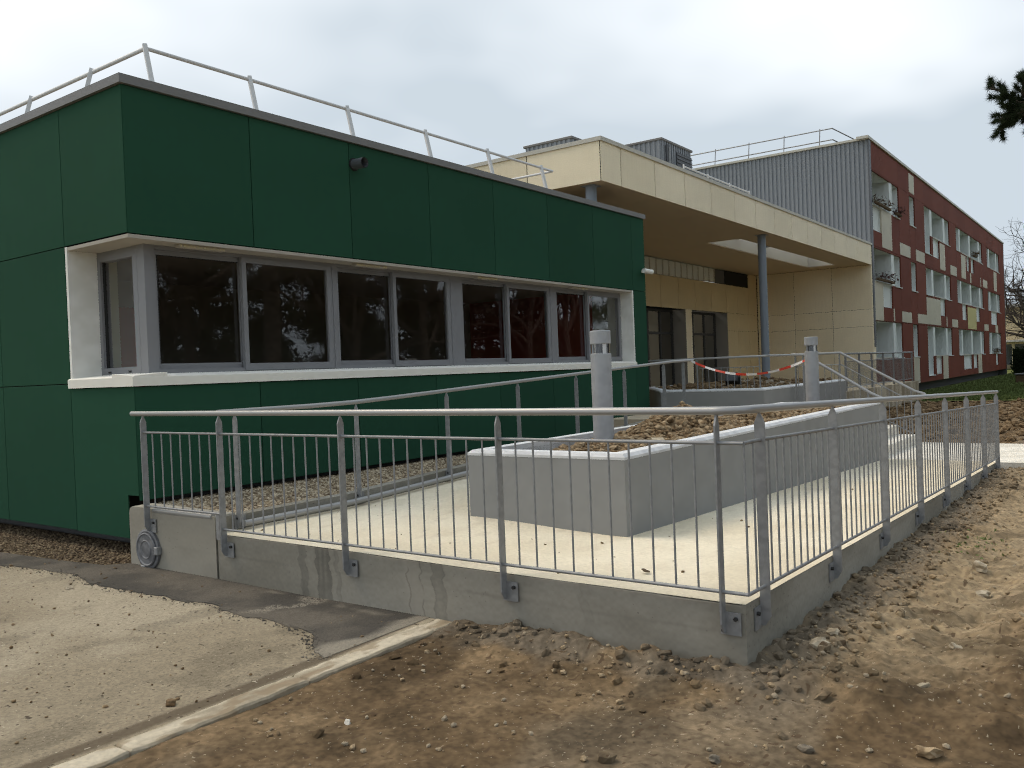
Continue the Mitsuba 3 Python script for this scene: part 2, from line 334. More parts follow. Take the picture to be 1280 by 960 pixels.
solid('grass', trimesh.Trimesh(v, np.arange(3 * n).reshape(-1, 3), process=False), 'm_grass', 'short rough grass of the lawn in front of the apartment block', 'grass', kind='stuff')

yard = [(-14, 3.735), (WX - 0.002, 3.735), (WX - 0.002, 7.6), (4.05, 7.62), (4.0, 8.2), (3.92, 9.2), (3.86, 16), (-14, 16)]
yx = np.concatenate([np.linspace(-14, 0.8, 20), np.arange(1.0, 4.23, 0.05)]); yy = np.concatenate([np.arange(3.735, 9.5, 0.05), np.linspace(9.6, 18, 20)])
yard_z = lambda x, y: 0.02 * nz(x, y, 0.8, 2, 21) + 0.006 * nz(x, y, 6, 3, 22)
yz1, yz2 = yy[yy < 7.44], yy[yy > 7.36]
far_yard = grid(np.concatenate([yx[yx < 3.84], [3.84]]), yz2[yz2 >= yz1[-1] - 1e-6], yard_z)
struct('yard_pavement', cat([grid(yx, yz1, yard_z), far_yard]), 'm_yard', True)
# darker strip of newer asphalt laid along the foot of the wall
pts = [(3.30, 3.80), (3.36, 3.93), (3.50, 4.12), (3.62, 4.25), (3.60, 4.5), (3.64, 4.9), (3.69, 5.4), (3.66, 5.8), (3.62, 6.3), (3.60, 6.8), (3.64, 7.12), (3.72, 7.5), (3.66, 8.0), (3.55, 8.6), (3.50, 9.4), (3.52, 11), (3.86, 11)]
inner = [(3.86, 9.4), (3.92, 8.6), (3.97, 8.0), (4.04, 7.55), (4.215, 7.38), (4.215, 3.80)]
P = np.array(pts); tt = np.linspace(0, len(P) - 1, 900); Pd = np.stack([np.interp(tt, np.arange(len(P)), P[:, k]) for k in (0, 1)], -1)
Pd += 0.07 * (meshkit.fbm(np.stack([Pd[:, 1] * 4, 0 * tt, 0 * tt], -1), 4, 5) - 0.5)[:, None] * np.array([2.0, 0.4]) + 0.010 * (rng.random((900, 2)) - 0.5)
poly = shapely.Polygon(np.vstack([Pd, np.array(inner)])).buffer(0)
if hasattr(poly, 'geoms'): poly = max(poly.geoms, key=lambda g_: g_.area)
poly = shapely.Polygon(poly.exterior)
cells = []
pm = trimesh.creation.extrude_polygon(poly, 0.006, engine='earcut').subdivide_to_size(0.12)
v = np.array(pm.vertices); v[:, 2] += yard_z(v[:, 0], v[:, 1]) - 0.002; pm.vertices = v
struct('asphalt_strip', pm, 'm_patch')
ei = rng.integers(0, 860, 1300); ep = Pd[ei] + rng.normal(0, .035, (1300, 2)) - np.array([.02, 0]); es = .002 + .007 * rng.random(1300) ** 4
solid('asphalt_crumbs', lumps(np.column_stack([ep, yard_z(ep[:, 0], ep[:, 1]) + .004]), es), 'm_patch', 'dark crumbs along the ragged edge of the newer asphalt strip', 'crumbs', kind='stuff')
# flush kerb of concrete lengths between the yard and the dirt
kz = lambda x: 0.012 + 0.006 * np.sin(x * 2)
kerb = thing('kerb', 'pale flush concrete kerb between the yard and the dirt', 'kerb')
x = -6.0
while x < WX - 0.05:
    x1 = min(x + 1.0, WX - 0.004)
    m = cbx(x + 0.004, x1 - 0.002, 3.578, 3.732, -0.15, 0.012, 0.010)
    m = m.subdivide_to_size(0.06); v = np.array(m.vertices)
    d = meshkit.fbm(v * 9, 3, 4) - 0.5
    v[:, 2] += 0.018 * d; v[:, 1] += 0.026 * (meshkit.fbm(v * 14, 3, 14) - 0.5)
    m.vertices = v; obj('kerbstone', m, 'm_kerb', kerb, smooth=40); x = x1

# loose clods, pebbles and stones
def scatter(n, x0, x1, y0, y1, smin, smax, dens=None, zf=terrain, power=2.5, sink=0.25):
    p = np.stack([x0 + (x1 - x0) * rng.random(n * 3), y0 + (y1 - y0) * rng.random(n * 3)], -1)
    if dens is not None: p = p[rng.random(len(p)) < dens(p[:, 0], p[:, 1])]
    p = p[:n]; s = smin + (smax - smin) * rng.random(len(p)) ** power
    return np.column_stack([p, zf(p[:, 0], p[:, 1]) + s * sink]), s
near_wall = lambda x, y: np.clip(np.exp(-np.clip(WY - y, 0, 9) / 0.15) * (x > 3.9) + np.exp(-np.clip(WX - x, 0, 9) / 0.25) * (y > 1.2) + 0.5 * np.exp(-abs(y - 0.36) / 0.12) * (x > 5.0) + 0.015, 0, 1) * ~((x > WX - 0.02) & (y > WY - 0.02))
p, s = scatter(6500, 2.4, 14, -2.6, 3.5, 0.004, 0.040, near_wall, power=4)
solid('soil_clods', lumps(p, s), 'm_clod', 'grey-brown clods of soil heaped along the foot of the ramp wall', 'soil', kind='stuff')
p, s = scatter(4200, 2.3, 14, -2.6, 3.5, 0.003, 0.02, lambda x, y: 0.35 + 0.6 * near_wall(x, y) if False else np.clip(0.10 + near_wall(x, y), 0, 1) * ~((x > WX - .02) & (y > WY - .02)), sink=0.5)
solid('soil_crumbs', lumps(p, s), 'm_soil_b', 'small yellowish crumbs of earth strewn over the dirt', 'soil', kind='stuff')
p, s = scatter(1300, 2.3, 14, -2.6, 3.5, 0.003, 0.018, lambda x, y: ~((x > WX - .02) & (y > WY - .02)) * 0.6, sink=0.5)
solid('pebbles', lumps(p, s), 'm_pebble_b', 'pale pebbles scattered over the trodden dirt', 'pebbles', kind='stuff')
p, s = scatter(5200, 17.2, 34, -6, 6.4, 0.03, 0.12, sink=0.2)
solid('earth_clods', lumps(p, s), 'm_soil', 'brown clods of the turned earth beyond the concrete path', 'soil', kind='stuff')
p, s = scatter(700, 17.2, 34, -6, 6.4, 0.03, 0.09, sink=0.5)
solid('earth_stones', lumps(p, s), 'm_soil_b', 'lighter lumps on the turned earth beyond the concrete path', 'soil', kind='stuff')
p, s = scatter(420, 1.2, 4.1, 3.8, 8.6, 0.003, 0.013, zf=yard_z, sink=0.5)
solid('grit', lumps(p, s), 'm_soil', 'dark grit and crumbs strewn on the yard', 'grit', kind='stuff')
def stone(x, y, s, mat, label, name='stone', zf=terrain, flat=0.6):
    m = lumps(np.array([[0, 0, 0.0]]), np.array([s]), ICO1, flat, 0.30)
    z = float(zf(np.array([x]), np.array([y]))[0])
    solid(name, mv(m, (x, y, z + s * flat * 0.45)), mat, label, name)
stone(2.42, 3.95, 0.030, 'm_soil', 'dark clod lying on the yard left of the kerb', 'clod', yard_z)
stone(2.23, 4.22, 0.014, 'm_soil', 'small dark clod on the yard near the left edge of the photo', 'clod', yard_z)
stone(3.42, 6.95, 0.035, 'm_stone', 'pale stone on the yard in front of the green wall corner', 'stone', yard_z, 0.35)
for sx_, sy_, ss_, sl_ in ((4.87, 1.40, .045, 'cracked pale lump against the foot of the side wall'), (5.0, .80, .04, 'pale lump on the trodden strip nearest the wall corner'), (4.4, .85, .035, 'pale broken lump at the near end of the trodden strip')):
    stone(sx_, sy_, ss_, 'm_stone', sl_, 'lump', terrain, .5)
stone(2.76, 3.04, 0.017, 'm_path', 'white stone chip on the dirt below the middle of the front wall', 'stone')
stone(3.55, 1.15, 0.032, 'm_soil_grey', 'grey clod in the dirt before the wall corner', 'clod')
stone(4.62, 1.40, 0.05, 'm_stone', 'pale stone against the side wall just past the corner', 'stone')
stone(6.3, 0.85, 0.045, 'm_stone', 'pale stone on the trodden strip beside the side wall', 'stone')
stone(3.75, 0.72, 0.05, 'm_soil_b', 'yellowish clod at the bottom right of the dirt', 'clod')
stone(3.25, 1.42, 0.028, 'm_soil_grey', 'small grey clod lying nearest below the wall corner', 'clod')
stone(7.0, 0.95, 0.06, 'm_stone', 'white flat stone farther along the trodden strip', 'stone')

# ------------------------------------------------------------------ the ramp
def hs(x, y):
    """top of the ramp: falls to the right along the side wall, climbs along the green building"""
    down = 0.365 - 0.0330 * np.clip(x - 4.25, 0, 20)
    upw = 0.375 + 0.0430 * np.clip(x - 5.70, 0, 7.5)
    t = sst(3.1, 4.66, y)
    return down * (1 - t) + upw * t
sx, sy = np.concatenate([np.arange(WX + 0.001, 14.0, 0.10), [14.0]]), np.concatenate([np.arange(WY + 0.001, 6.12, 0.10), [6.12]])
rs = grid(sx, sy, lambda x, y: hs(x, y) + 0.004 * nz(x, y, 3, 3, 31))
struct('ramp_pavement', rs, 'm_slab', True)
ramp = thing('ramp_wall', 'low grey concrete wall carrying the access ramp', 'wall')
ex = np.concatenate([np.arange(WX, 14.0, 0.06), [14.0]])
def wall_strip(P, top, thick, depth=0.75, out=(0, 0)):
    """a wall face along the points P with a slightly uneven top edge"""
    P = np.asarray(P, float); k = len(P)
    o = np.asarray(out, float) * thick
    ring = [np.column_stack([P, np.full(k, -depth)]), np.column_stack([P, top - 0.006]), np.column_stack([P + np.asarray(out) * 0.006, top]), np.column_stack([P + o, top]), np.column_stack([P + o, np.full(k, -depth)])]
    v = np.stack(ring, 1).reshape(-1, 3); f = []
    for i in range(k - 1):
        for j in range(4):
            a, b2 = i * 5 + j, i * 5 + j + 1; c, d = a + 5, b2 + 5
            f += [[a, b2, d], [a, d, c]]
    for e in (0, (k - 1) * 5): f += [[e, e + 1, e + 2], [e, e + 2, e + 3], [e, e + 3, e + 4]]
    return trimesh.Trimesh(v, f, process=True)
yl = np.arange(WY, 6.11, 0.06)
jit = lambda t, s: 0.006 * (meshkit.fbm(np.stack([t * 4, 0 * t, 0 * t], -1), 4, s) - 0.5) * 2
obj('front_wall', wall_strip(np.column_stack([0 * yl + WX, yl]), hs(0 * yl + WX, yl) - 0.004 + jit(yl, 3), 0.02, out=(1, 0)), 'm_wall', ramp)
obj('side_wall', wall_strip(np.column_stack([ex, 0 * ex + WY]), hs(ex, 0 * ex + WY) - 0.004 + jit(ex, 8), 0.02, out=(0, 1)), 'm_wall', ramp)
end = [(6.105, -0.7), (6.105, 0.50), (6.115, 0.515), (7.33, 0.525), (7.37, 0.505), (7.385, 0.47), (7.39, -0.7)]
m = trimesh.creation.extrude_polygon(shapely.Polygon(end), 0.20, engine='earcut')
v = np.array(m.vertices); m.vertices = np.column_stack([WX - 0.003 + v[:, 2], v[:, 0], v[:, 1]]); m.fix_normals()
obj('end_wall', m, 'm_wall', ramp)
obj('coping_tube', tube([(WX + 0.012, 6.15, 0.508), (WX + 0.012, 7.00, 0.508)], 0.026), 'm_tube', ramp, smooth=40)
cx = np.concatenate([np.arange(WX + 0.20, 13.2, 0.2), [13.2]])
ct = hs(cx, 0 * cx + 6.1) + 0.12
v = np.concatenate([np.column_stack([cx, 0 * cx + yy_, zz]) for yy_, zz in ((6.10, 0 * cx - 0.3), (6.10, ct), (6.22, ct), (6.22, 0 * cx - 0.3))])
k = len(cx); f = []
for j in range(3):
    for i in range(k - 1): a = j * k + i; f += [[a, a + 1, a + k + 1], [a, a + k + 1, a + k]]
cm = trimesh.Trimesh(v, f, process=False); cm.fix_normals()
obj('kerb', cm, 'm_wall', ramp)
# round flap cover at the left end of the wall
cov = thing('flap_cover', 'round grey metal flap cover on the left end of the concrete wall', 'cover')
def face_disc(profile, yc, zc, x0):
    m = trimesh.creation.revolve(np.array(profile, float), sections=40); v = np.array(m.vertices)
    m.vertices = np.column_stack([x0 - v[:, 2], yc + v[:, 0], zc + v[:, 1]]); m.fix_normals(); return m
obj('ring', face_disc([(0.0, 0), (0.178, 0), (0.178, 0.022), (0.160, 0.028), (0.150, 0.022), (0, 0.022)], 7.08, 0.163, WX - 0.004), 'm_cast', cov, smooth=30)
obj('lid', face_disc([(0.0, 0.022), (0.148, 0.022), (0.148, 0.036), (0.138, 0.042), (0.128, 0.034), (0.085, 0.036), (0.078, 0.042), (0.070, 0.036), (0.03, 0.038), (0.0, 0.044)], 7.08, 0.163, WX - 0.004), 'm_cast', cov, smooth=30)
obj('latch', cbx(WX - 0.055, WX - 0.004, 6.885, 6.935, 0.13, 0.20, 0.006), 'm_galv', cov)
obj('hinge', cbx(WX - 0.045, WX - 0.004, 7.10, 7.17, -0.02, 0.02, 0.005), 'm_galv', cov)

# bits blown onto the ramp
n = 110
lx, ly = WX + .1 + 9 * rng.random(n) ** 1.4, WY + .1 + 4.3 * rng.random(n)
ok = ~((lx > 5.6) & (ly > 3.0) & (ly < 4.8)); lx, ly = lx[ok], ly[ok]; s = .004 + .010 * rng.random(len(lx)) ** 3
solid('leaf_bits', lumps(np.column_stack([lx, ly, hs(lx, ly) + s * .3]), s), 'm_soil', 'dark bits of leaf and grit scattered on the pale ramp', 'litter', kind='stuff')
lf = lumps(np.array([[0, 0, 0.0]]), np.array([.022]), ICO1, .35, .45)
solid('clod', mv(lf, (4.62, 2.42, .372)), 'm_verge_c', 'small black clod lying on the pale ramp near the front railing', 'clod')
# ------------------------------------------------------------------ railings
FX, FY = 4.165, 1.606
def flat_post(x, y, z0, z1, along, out, depth=0.055, t=0.010, plate=True, parent=None, mat='m_galv', plate_side=1):
    """flat bar standing across the rail; along = unit vector of the rail, out = away from the slab"""
    a, o = np.array(along, float), np.array(out, float)
    prof = [(-depth / 2, z0 + 0.0), (-depth / 2, z1 - 0.045), (-0.008, z1), (0.008, z1), (depth / 2, z1 - 0.045), (depth / 2, z0 + 0.05), (depth / 2 - 0.03, z0)]
    m = trimesh.creation.extrude_polygon(shapely.Polygon(prof), t, engine='earcut'); v = np.array(m.vertices); v[:, 2] -= t / 2
    m.vertices = np.column_stack([x + o[0] * v[:, 0] + a[0] * v[:, 2], y + o[1] * v[:, 0] + a[1] * v[:, 2], v[:, 1]]); m.fix_normals()
    k = obj('post', m, mat, parent)
    if plate:
        c = np.array([x, y]) - o * (depth / 2 + 0.001) + a * 0.030 * plate_side
        lo, hi = c - a * 0.055 - o * 0.004, c + a * 0.055 + o * 0.004
        obj('plate', bx(min(lo[0], hi[0]), max(lo[0], hi[0]), min(lo[1], hi[1]), max(lo[1], hi[1]), z0 - 0.012, z0 + 0.105), mat, k)
        for da, dz in ((-0.032, 0.075), (0.034, 0.012)):
            q = c + a * (da + 0.002) + o * 0.004
            obj('bolt', tube([(q[0], q[1], z0 + dz), (q[0] + o[0] * 0.016, q[1] + o[1] * 0.016, z0 + dz)], 0.011, 6), 'm_rubber', k)
    obj('pin', tube([(x, y, z1 - 0.012), (x, y, z1 + 0.035)], 0.008, 8), mat, k)
    return k
rail = thing('metal_railing', 'galvanised railing with upright bars round the front corner of the ramp', 'railing')
ZF = 1.36
zs = lambda x: 1.362 - 0.0325 * max(0, x - 4.3)
R = 0.022
corner = [(FX + 0.14 * (1 - math.sin(t)), FY + 0.14 * (1 - math.cos(t)), ZF) for t in np.linspace(PI / 2, 0, 7)]
hand = [(FX, 7.20, ZF), (FX, 4.0, ZF)] + [(FX + 0.14 - 0.14 * math.sin(t), FY + 0.14 - 0.14 * math.cos(t), ZF) for t in np.linspace(PI / 2, 0, 7)] + [(6.0, FY, zs(6.0)), (10.0, FY, zs(10.0)), (13.86, FY, zs(13.86))]
obj('handrail', tube(hand, R, 14), 'm_tube', rail, smooth=50)
for nm, dz in (('upper_bar', -0.165),):
    obj(nm, tube([(FX, 7.04, ZF + dz), (FX, FY, ZF + dz)], 0.010, 8), 'm_galv', rail, smooth=50)
    obj(nm, tube([(FX, FY, ZF + dz), (4.4, FY, zs(4.4) + dz), (13.75, FY, zs(13.75) + dz)], 0.010, 8), 'm_galv', rail, smooth=50)
obj('lower_bar', tube([(FX, 5.93, 0.430), (FX, FY, 0.430)], 0.010, 8), 'm_galv', rail, smooth=50)
obj('lower_bar', tube([(FX, 7.04, 0.552), (FX, 5.97, 0.552)], 0.010, 8), 'm_galv', rail, smooth=50)
obj('lower_bar', tube([(FX, FY, 0.430), (13.75, FY, zs(13.75) - 0.935)], 0.010, 8), 'm_galv', rail, smooth=50)
obj('step_bar', bx(FX - 0.004, FX + 0.004, 5.985, 6.03, 0.34, 0.555), 'm_galv', rail)
FP = [7.03, 5.94, 4.535, 3.15, 1.747]
for i, y in enumerate(FP):
    flat_post(FX, y, 0.33 if i == 0 else 0.215, ZF - 0.03, (0, 1), (-1, 0), parent=rail, plate_side=-1)
SP = [4.40, 5.74, 7.10, 8.43, 9.78, 11.15, 12.50, 13.75]
for x in SP:
    flat_post(x, FY, zs(x) - 1.145, zs(x) - 0.03, (1, 0), (0, -1), parent=rail, plate_side=-1)
def bars(a, b_, nn, f):
    for t in np.linspace(a, b_, nn + 2)[1:-1]: f(t)
def fb(y, lo=0.430): obj('bar', tube([(FX, y, lo), (FX, y, ZF - 0.165)], 0.0062, 7), 'm_galv', rail, smooth=50)
bars(7.03, 5.94, 7, lambda y: fb(y, 0.552))
bars(5.94, 4.535, 10, fb); bars(4.535, 3.15, 10, fb); bars(3.15, 1.747, 10, fb)
def sb(x): obj('bar', tube([(x, FY, zs(x) - 0.935), (x, FY, zs(x) - 0.165)], 0.0062, 7), 'm_galv', rail, smooth=50)
sb(FX + 0.005); sb(4.29)
for a, b_ in zip(SP[:-1], SP[1:]): bars(a, b_, 10, sb)

inr = thing('metal_railing', 'galvanised handrail on posts along the ramp under the green wall', 'railing')
IY = 6.055
zi = lambda x: 1.365 + 0.0430 * max(0, x - 5.75)
obj('handrail', tube([(4.235, IY, 1.362), (5.2, IY, 1.362), (5.75, IY, zi(5.75) + 0.004), (6.3, IY, zi(6.3)), (9, IY, zi(9)), (12.7, IY, zi(12.7)), (13.55, IY, zi(13.0) + 0.004)], R, 14), 'm_tube', inr, smooth=50)
for x in (4.40, 5.77, 7.11, 8.44, 9.78, 11.12, 12.42, 13.15):
    flat_post(x, IY, float(hs(np.array(x), np.array(6.1))) + 0.02, zi(x) - 0.03, (1, 0), (0, -1), parent=inr)
gx_ = np.linspace(4.42, 13.2, 30)
obj('wheel_guard', tube(np.column_stack([gx_, 0 * gx_ + 6.015, hs(gx_, 0 * gx_ + 6.0) + 0.055]), 0.027, 12), 'm_tube', inr, smooth=50)

# gravel between the kerb and the green wall
def gravel(name, n, x0, x1, y0, y1, z, s0, s1, label, mats=((.36, .28, .18), (.50, .42, .30), (.20, .15, .10))):
    pos = np.column_stack([x0 + (x1 - x0) * rng.random(n), y0 + (y1 - y0) * rng.random(n), z + 0.014 * rng.random(n)]); s = s0 + (s1 - s0) * rng.random(n)
    ok = ~((pos[:, 0] < 4.47) & (pos[:, 1] > 7.30) & (pos[:, 2] > .3)); pos, s = pos[ok], s[ok]; part = rng.integers(0, 3, len(pos))
    m = lumps(pos, s); col = np.repeat(np.array(mats)[part] * (.8 + .4 * rng.random((len(part), 1))), len(ICO.vertices), 0)
    k = key_for(name); scene[k] = mikit.ply(m, 'm_pebbles', color=col); labels[k] = {'label': label, 'category': 'gravel', 'kind': 'stuff'}
struct('gravel_bed', cat([bx(4.40, 15.0, 6.22, 7.62, -0.3, 0.445), bx(4.80, 15.0, 7.62, 7.90, -0.3, 0.445), bx(4.21, 4.41, 6.22, 7.36, -0.3, 0.44)]), 'm_soil_b')
gravel('gravel', 15000, 4.25, 11.0, 6.22, 7.75, 0.445, 0.010, 0.019, 'mixed buff gravel of the strip between ramp and green wall')
struct('gravel_verge', bx(3.80, 4.95, 7.40, 16.0, -0.3, -0.03), 'm_verge_c')  # verge browns carry the shadow under the wall in their colour
gravel('gravel', 6500, 3.84, 4.8, 7.42, 11.5, -0.03, 0.008, 0.016, 'brown gravel of the verge under the left green wall, its shadow darkened into the colour', mats=((.15, .105, .06), (.24, .18, .11), (.085, .058, .034)))

# ------------------------------------------------------------------ green building
GX, GY, GE = 4.45, 7.63, 15.0
gb = thing('green_building', 'single-storey building clad in dark green panels with a corner ribbon window', 'building')
TH, G = 0.012, 0.0045
JX = [GX, 5.885, 7.325, 8.765, 10.20, 11.64, 13.07, 14.49, GE]
def rpanel(x0, x1, z0, z1, i):
    obj('panel', cbx(x0 + G, x1 - G, GY, GY + TH, z0 + G, z1 - G, 0.002), GREENS[i % 3], gb)
def lpanel(y0, y1, z0, z1, i):
    obj('panel', cbx(GX, GX + TH, y0 + G, y1 - G, z0 + G, z1 - G, 0.002), GREENS[i % 3], gb)
for i in range(8):
    x0, x1 = JX[i] + (0.004 if i == 0 else 0), JX[i + 1]
    if i < 7:
        rpanel(x0, x1, 3.045, 4.445, i); rpanel(x0, x1, 0.515, 1.60, i + 1)
    else:
        rpanel(x0, x1, 3.045, 4.445, 1); rpanel(x0, x1, 0.515, 3.045, 2)
LY = [GY, 8.81, 10.31, 11.75, 13.2, 14.65, 16.1]
for i in range(6):
    y0, y1 = LY[i] + (0.004 if i == 0 else 0), LY[i + 1]
    lpanel(y0, y1, 3.05, 4.445, i)
    if i > 0: lpanel(y0, y1, 1.65, 3.05, i + 2)
    if i > 0: lpanel(y0, y1, 0.15, 1.65, i + 1)
notch = [(GY + 0.008, 0.565), (7.825, 0.565), (7.825, 0.15), (8.805, 0.15), (8.805, 1.598), (GY + 0.008, 1.598)]
m = trimesh.creation.extrude_polygon(shapely.Polygon(notch), TH, engine='earcut'); v = np.array(m.vertices); m.vertices = np.column_stack([GX + v[:, 2], v[:, 0], v[:, 1]]); m.fix_normals()
obj('panel', m, 'm_green_b', gb)
for y in np.arange(14.65, 16, 0.7)[:0]: pass
# end wall towards the porch
for y0, y1 in ((GY + 0.01, 9.1), (9.1, 10.55), (10.55, 12.0)):
    for z0, z1 in ((0.515, 3.045), (3.045, 4.445)):
        obj('panel', cbx(GE - TH, GE, y0 + G, y1 - G, z0 + G, z1 - G, 0.002), 'm_green_a', gb)
# body behind the cladding: dark battens and membrane, open where the windows are
RD, RDL = 0.26, 0.31                                                  # depth of the window recess on the right and on the left face
B0 = GY + 0.03; BX = GX + 0.03
body = [bx(BX, GE - 0.03, B0, B0 + 0.2, 0.60, 1.585), bx(BX, GE - 0.03, B0, B0 + 0.2, 3.06, 4.44), bx(14.50, GE - 0.03, B0, B0 + 0.2, 1.585, 3.06),
        bx(BX, BX + 0.2, B0 + 0.2, 16.0, 0.60, 1.585), bx(BX, BX + 0.2, B0 + 0.2, 16.0, 3.06, 4.44), bx(BX, BX + 0.2, 8.83, 16.0, 1.585, 3.06), bx(GE - 0.23, GE - 0.03, B0 + 0.2, 12.0, 0.6, 4.44),
        bx(BX + 0.2, GE - 0.23, B0 + 0.2, 16.0, 4.0, 4.40)]
obj('wall', cat(body), 'm_gap', gb)
obj('foundation', cat([bx(4.86, GE - 0.05, 7.92, 8.1, -0.5, 0.60), bx(4.86, 5.0, 8.1, 16.0, -0.5, 0.60)]), 'm_plinth', gb)
cop = 0.055
obj('roof_edge', cat([bx(GX - 0.035, GE + 0.03, GY - 0.035, GY + 0.30, 4.445, 4.53), bx(GX - 0.035, GX + 0.30, GY + 0.30, 16.1, 4.445, 4.53), bx(GE - 0.25, GE + 0.03, GY + 0.30, 12.0, 4.445, 4.53)]), 'm_coping', gb)
obj('roof', bx(GX + 0.30, GE - 0.25, GY + 0.30, 16.0, 4.40, 4.46), 'm_soil_grey', gb)
# recess lining
obj('reveal', bx(14.44, 14.486, GY + 0.002, GY + RD + 0.03, 1.69, 3.04), 'm_white', gb)
obj('reveal', bx(GX + 0.002, GX + RDL + 0.03, 8.765, 8.806, 1.69, 3.045), 'm_white', gb)
obj('window_head', cat([bx(GX + 0.003, 14.44, GY + 0.003, GY + RD + 0.06, 3.005, 3.04), bx(GX + 0.003, GX + RDL + 0.06, GY + RD + 0.06, 8.765, 3.005, 3.04)]), 'm_soffit', gb)
def sill_prof(): return [(0.0, 0.0), (0.0, 0.085), (0.02, 0.098), (0.36, 0.125), (0.36, 0.0)]
def sill_mesh(L, along_x):
    m = trimesh.creation.extrude_polygon(shapely.Polygon(sill_prof()), L, engine='earcut'); v = np.array(m.vertices)
    m.vertices = np.column_stack([v[:, 2], v[:, 0], v[:, 1]]) if along_x else np.column_stack([v[:, 0], v[:, 2], v[:, 1]])
    m.fix_normals(); return m
sm = sill_mesh(14.49 - GX + 0.03, True); obj('window_sill', mv(sm, (GX - 0.03, GY - 0.028, 1.602)), 'm_white_trim', gb)
sm = sill_mesh(8.808 - GY + 0.026, False); obj('window_sill', mv(sm, (GX - 0.0285, GY - 0.026, 1.6045)), 'm_white_trim', gb)
WYp, WXp = GY + RD, GX + RDL                                          # planes of the window frames
k33 = WYp / GY
def frame(parent, name, x0, x1, z0, z1, y, t, w, mat='m_alu', wb=None):
    wb = wb or w
    m = cat([bx(x0, x0 + w, y, y + t, z0, z1), bx(x1 - w, x1, y, y + t, z0, z1), bx(x0 + w, x1 - w, y + 0.001, y + t, z0, z0 + wb), bx(x0 + w, x1 - w, y + 0.001, y + t, z1 - w, z1)])
    return obj(name, m, mat, parent)
Z0, Z1 = 1.715, 3.005
units = [(4.84, 7.21), (7.27, 9.44), (9.68, 12.02), (12.19, 14.44)]
splits = [5.93, 8.29, 10.82, 13.24]
for (x0, x1), xm in zip(units, splits):
    wk = obj('window', cat([bx(x0, x0 + 0.035, WYp, WYp + 0.10, Z0, Z1), bx(x1 - 0.035, x1, WYp, WYp + 0.10, Z0, Z1), bx(x0 + 0.035, x1 - 0.035, WYp + 0.001, WYp + 0.10, Z0, Z0 + 0.045), bx(x0 + 0.035, x1 - 0.035, WYp + 0.001, WYp + 0.10, Z1 - 0.035, Z1)]), 'm_alu', gb)
    # inner sash on the left, outer sash on the right
    frame(wk, 'sash', x0 + 0.036, xm + 0.03, Z0 + 0.046, Z1 - 0.036, WYp + 0.058, 0.032, 0.052, wb=0.06)
    frame(wk, 'sash', xm - 0.03, x1 - 0.036, Z0 + 0.018, Z1 - 0.037, WYp - 0.012, 0.050, 0.056, wb=0.075)
    obj('pane', trimesh.Trimesh([(x0 + 0.08, WYp + 0.074, Z0 + 0.09), (xm - 0.01, WYp + 0.074, Z0 + 0.09), (xm - 0.01, WYp + 0.074, Z1 - 0.08), (x0 + 0.08, WYp + 0.074, Z1 - 0.08)], [[0, 1, 2], [0, 2, 3]]), 'm_tinted', wk)
    obj('pane', trimesh.Trimesh([(xm + 0.02, WYp + 0.012, Z0 + 0.08), (x1 - 0.085, WYp + 0.012, Z0 + 0.08), (x1 - 0.085, WYp + 0.012, Z1 - 0.085), (xm + 0.02, WYp + 0.012, Z1 - 0.085)], [[0, 1, 2], [0, 2, 3]]), 'm_tinted', wk)
    obj('gasket', cat([bx(x0 + 0.088, x0 + 0.096, WYp + 0.056, WYp + 0.060, Z0 + 0.1, Z1 - 0.09), bx(x0 + 0.09, xm - 0.03, WYp + 0.056, WYp + 0.060, Z1 - 0.095, Z1 - 0.087)]), 'm_seal', wk)
for x0, x1 in ((7.211, 7.269), (9.441, 9.679), (12.021, 12.189)):
    obj('mullion', bx(x0, x1, WYp - 0.006, WYp + 0.09, Z0 - 0.01, Z1), 'm_alu', gb)
obj('corner_post', cat([bx(WXp - 0.004, 4.839, WYp - 0.008, WYp + 0.12, Z0 - 0.01, Z1)]), 'm_alu', gb)
obj('corner_post', bx(WXp - 0.006, WXp + 0.10, WYp + 0.12, 8.07, Z0 - 0.01, Z1), 'm_alu', gb)
# left face window
wl = obj('window', cat([bx(WXp, WXp + 0.1, 8.071, 8.10, Z0, Z1), bx(WXp, WXp + 0.1, 8.715, 8.765, Z0, Z1), bx(WXp + 0.001, WXp + 0.1, 8.10, 8.715, Z0, Z0 + 0.085), bx(WXp + 0.001, WXp + 0.1, 8.10, 8.715, Z1 - 0.10, Z1)]), 'm_alu', gb)
obj('pane', trimesh.Trimesh([(WXp + 0.05, 8.09, Z0 + 0.08), (WXp + 0.05, 8.72, Z0 + 0.08), (WXp + 0.05, 8.72, Z1 - 0.09), (WXp + 0.05, 8.09, Z1 - 0.09)], [[0, 1, 2], [0, 2, 3]]), 'm_glass', wl)
obj('gasket', bx(WXp + 0.03, WXp + 0.045, 8.68, 8.715, Z0 + 0.085, Z1 - 0.1), 'm_seal', wl)
for y in (8.20, 8.58): obj('drain_hole', bx(WXp - 0.004, WXp + 0.002, y, y + 0.05, Z0 + 0.028, Z0 + 0.048), 'm_seal', wl)
# air vents along the head of the windows
for x0, x1 in ((5.02, 5.55), (7.42, 7.95), (9.82, 10.28), (12.42, 12.9)):
    vk = obj('air_vent', bx(x0, x1, GY + 0.05, GY + 0.12, 2.972, 3.004), 'm_soffit', gb)
    ws = np.linspace(x0 + 0.01, x1 - 0.03, 14)
    obj('slots', cat([bx(w_, w_ + 0.018 + 0.012 * rng.random(), GY + 0.040, GY + 0.0505, 2.974 + 0.004 * rng.random(), 2.992 + 0.01 * rng.random()) for w_ in ws if rng.random() < 0.85]), 'm_vent', vk, kind='stuff')
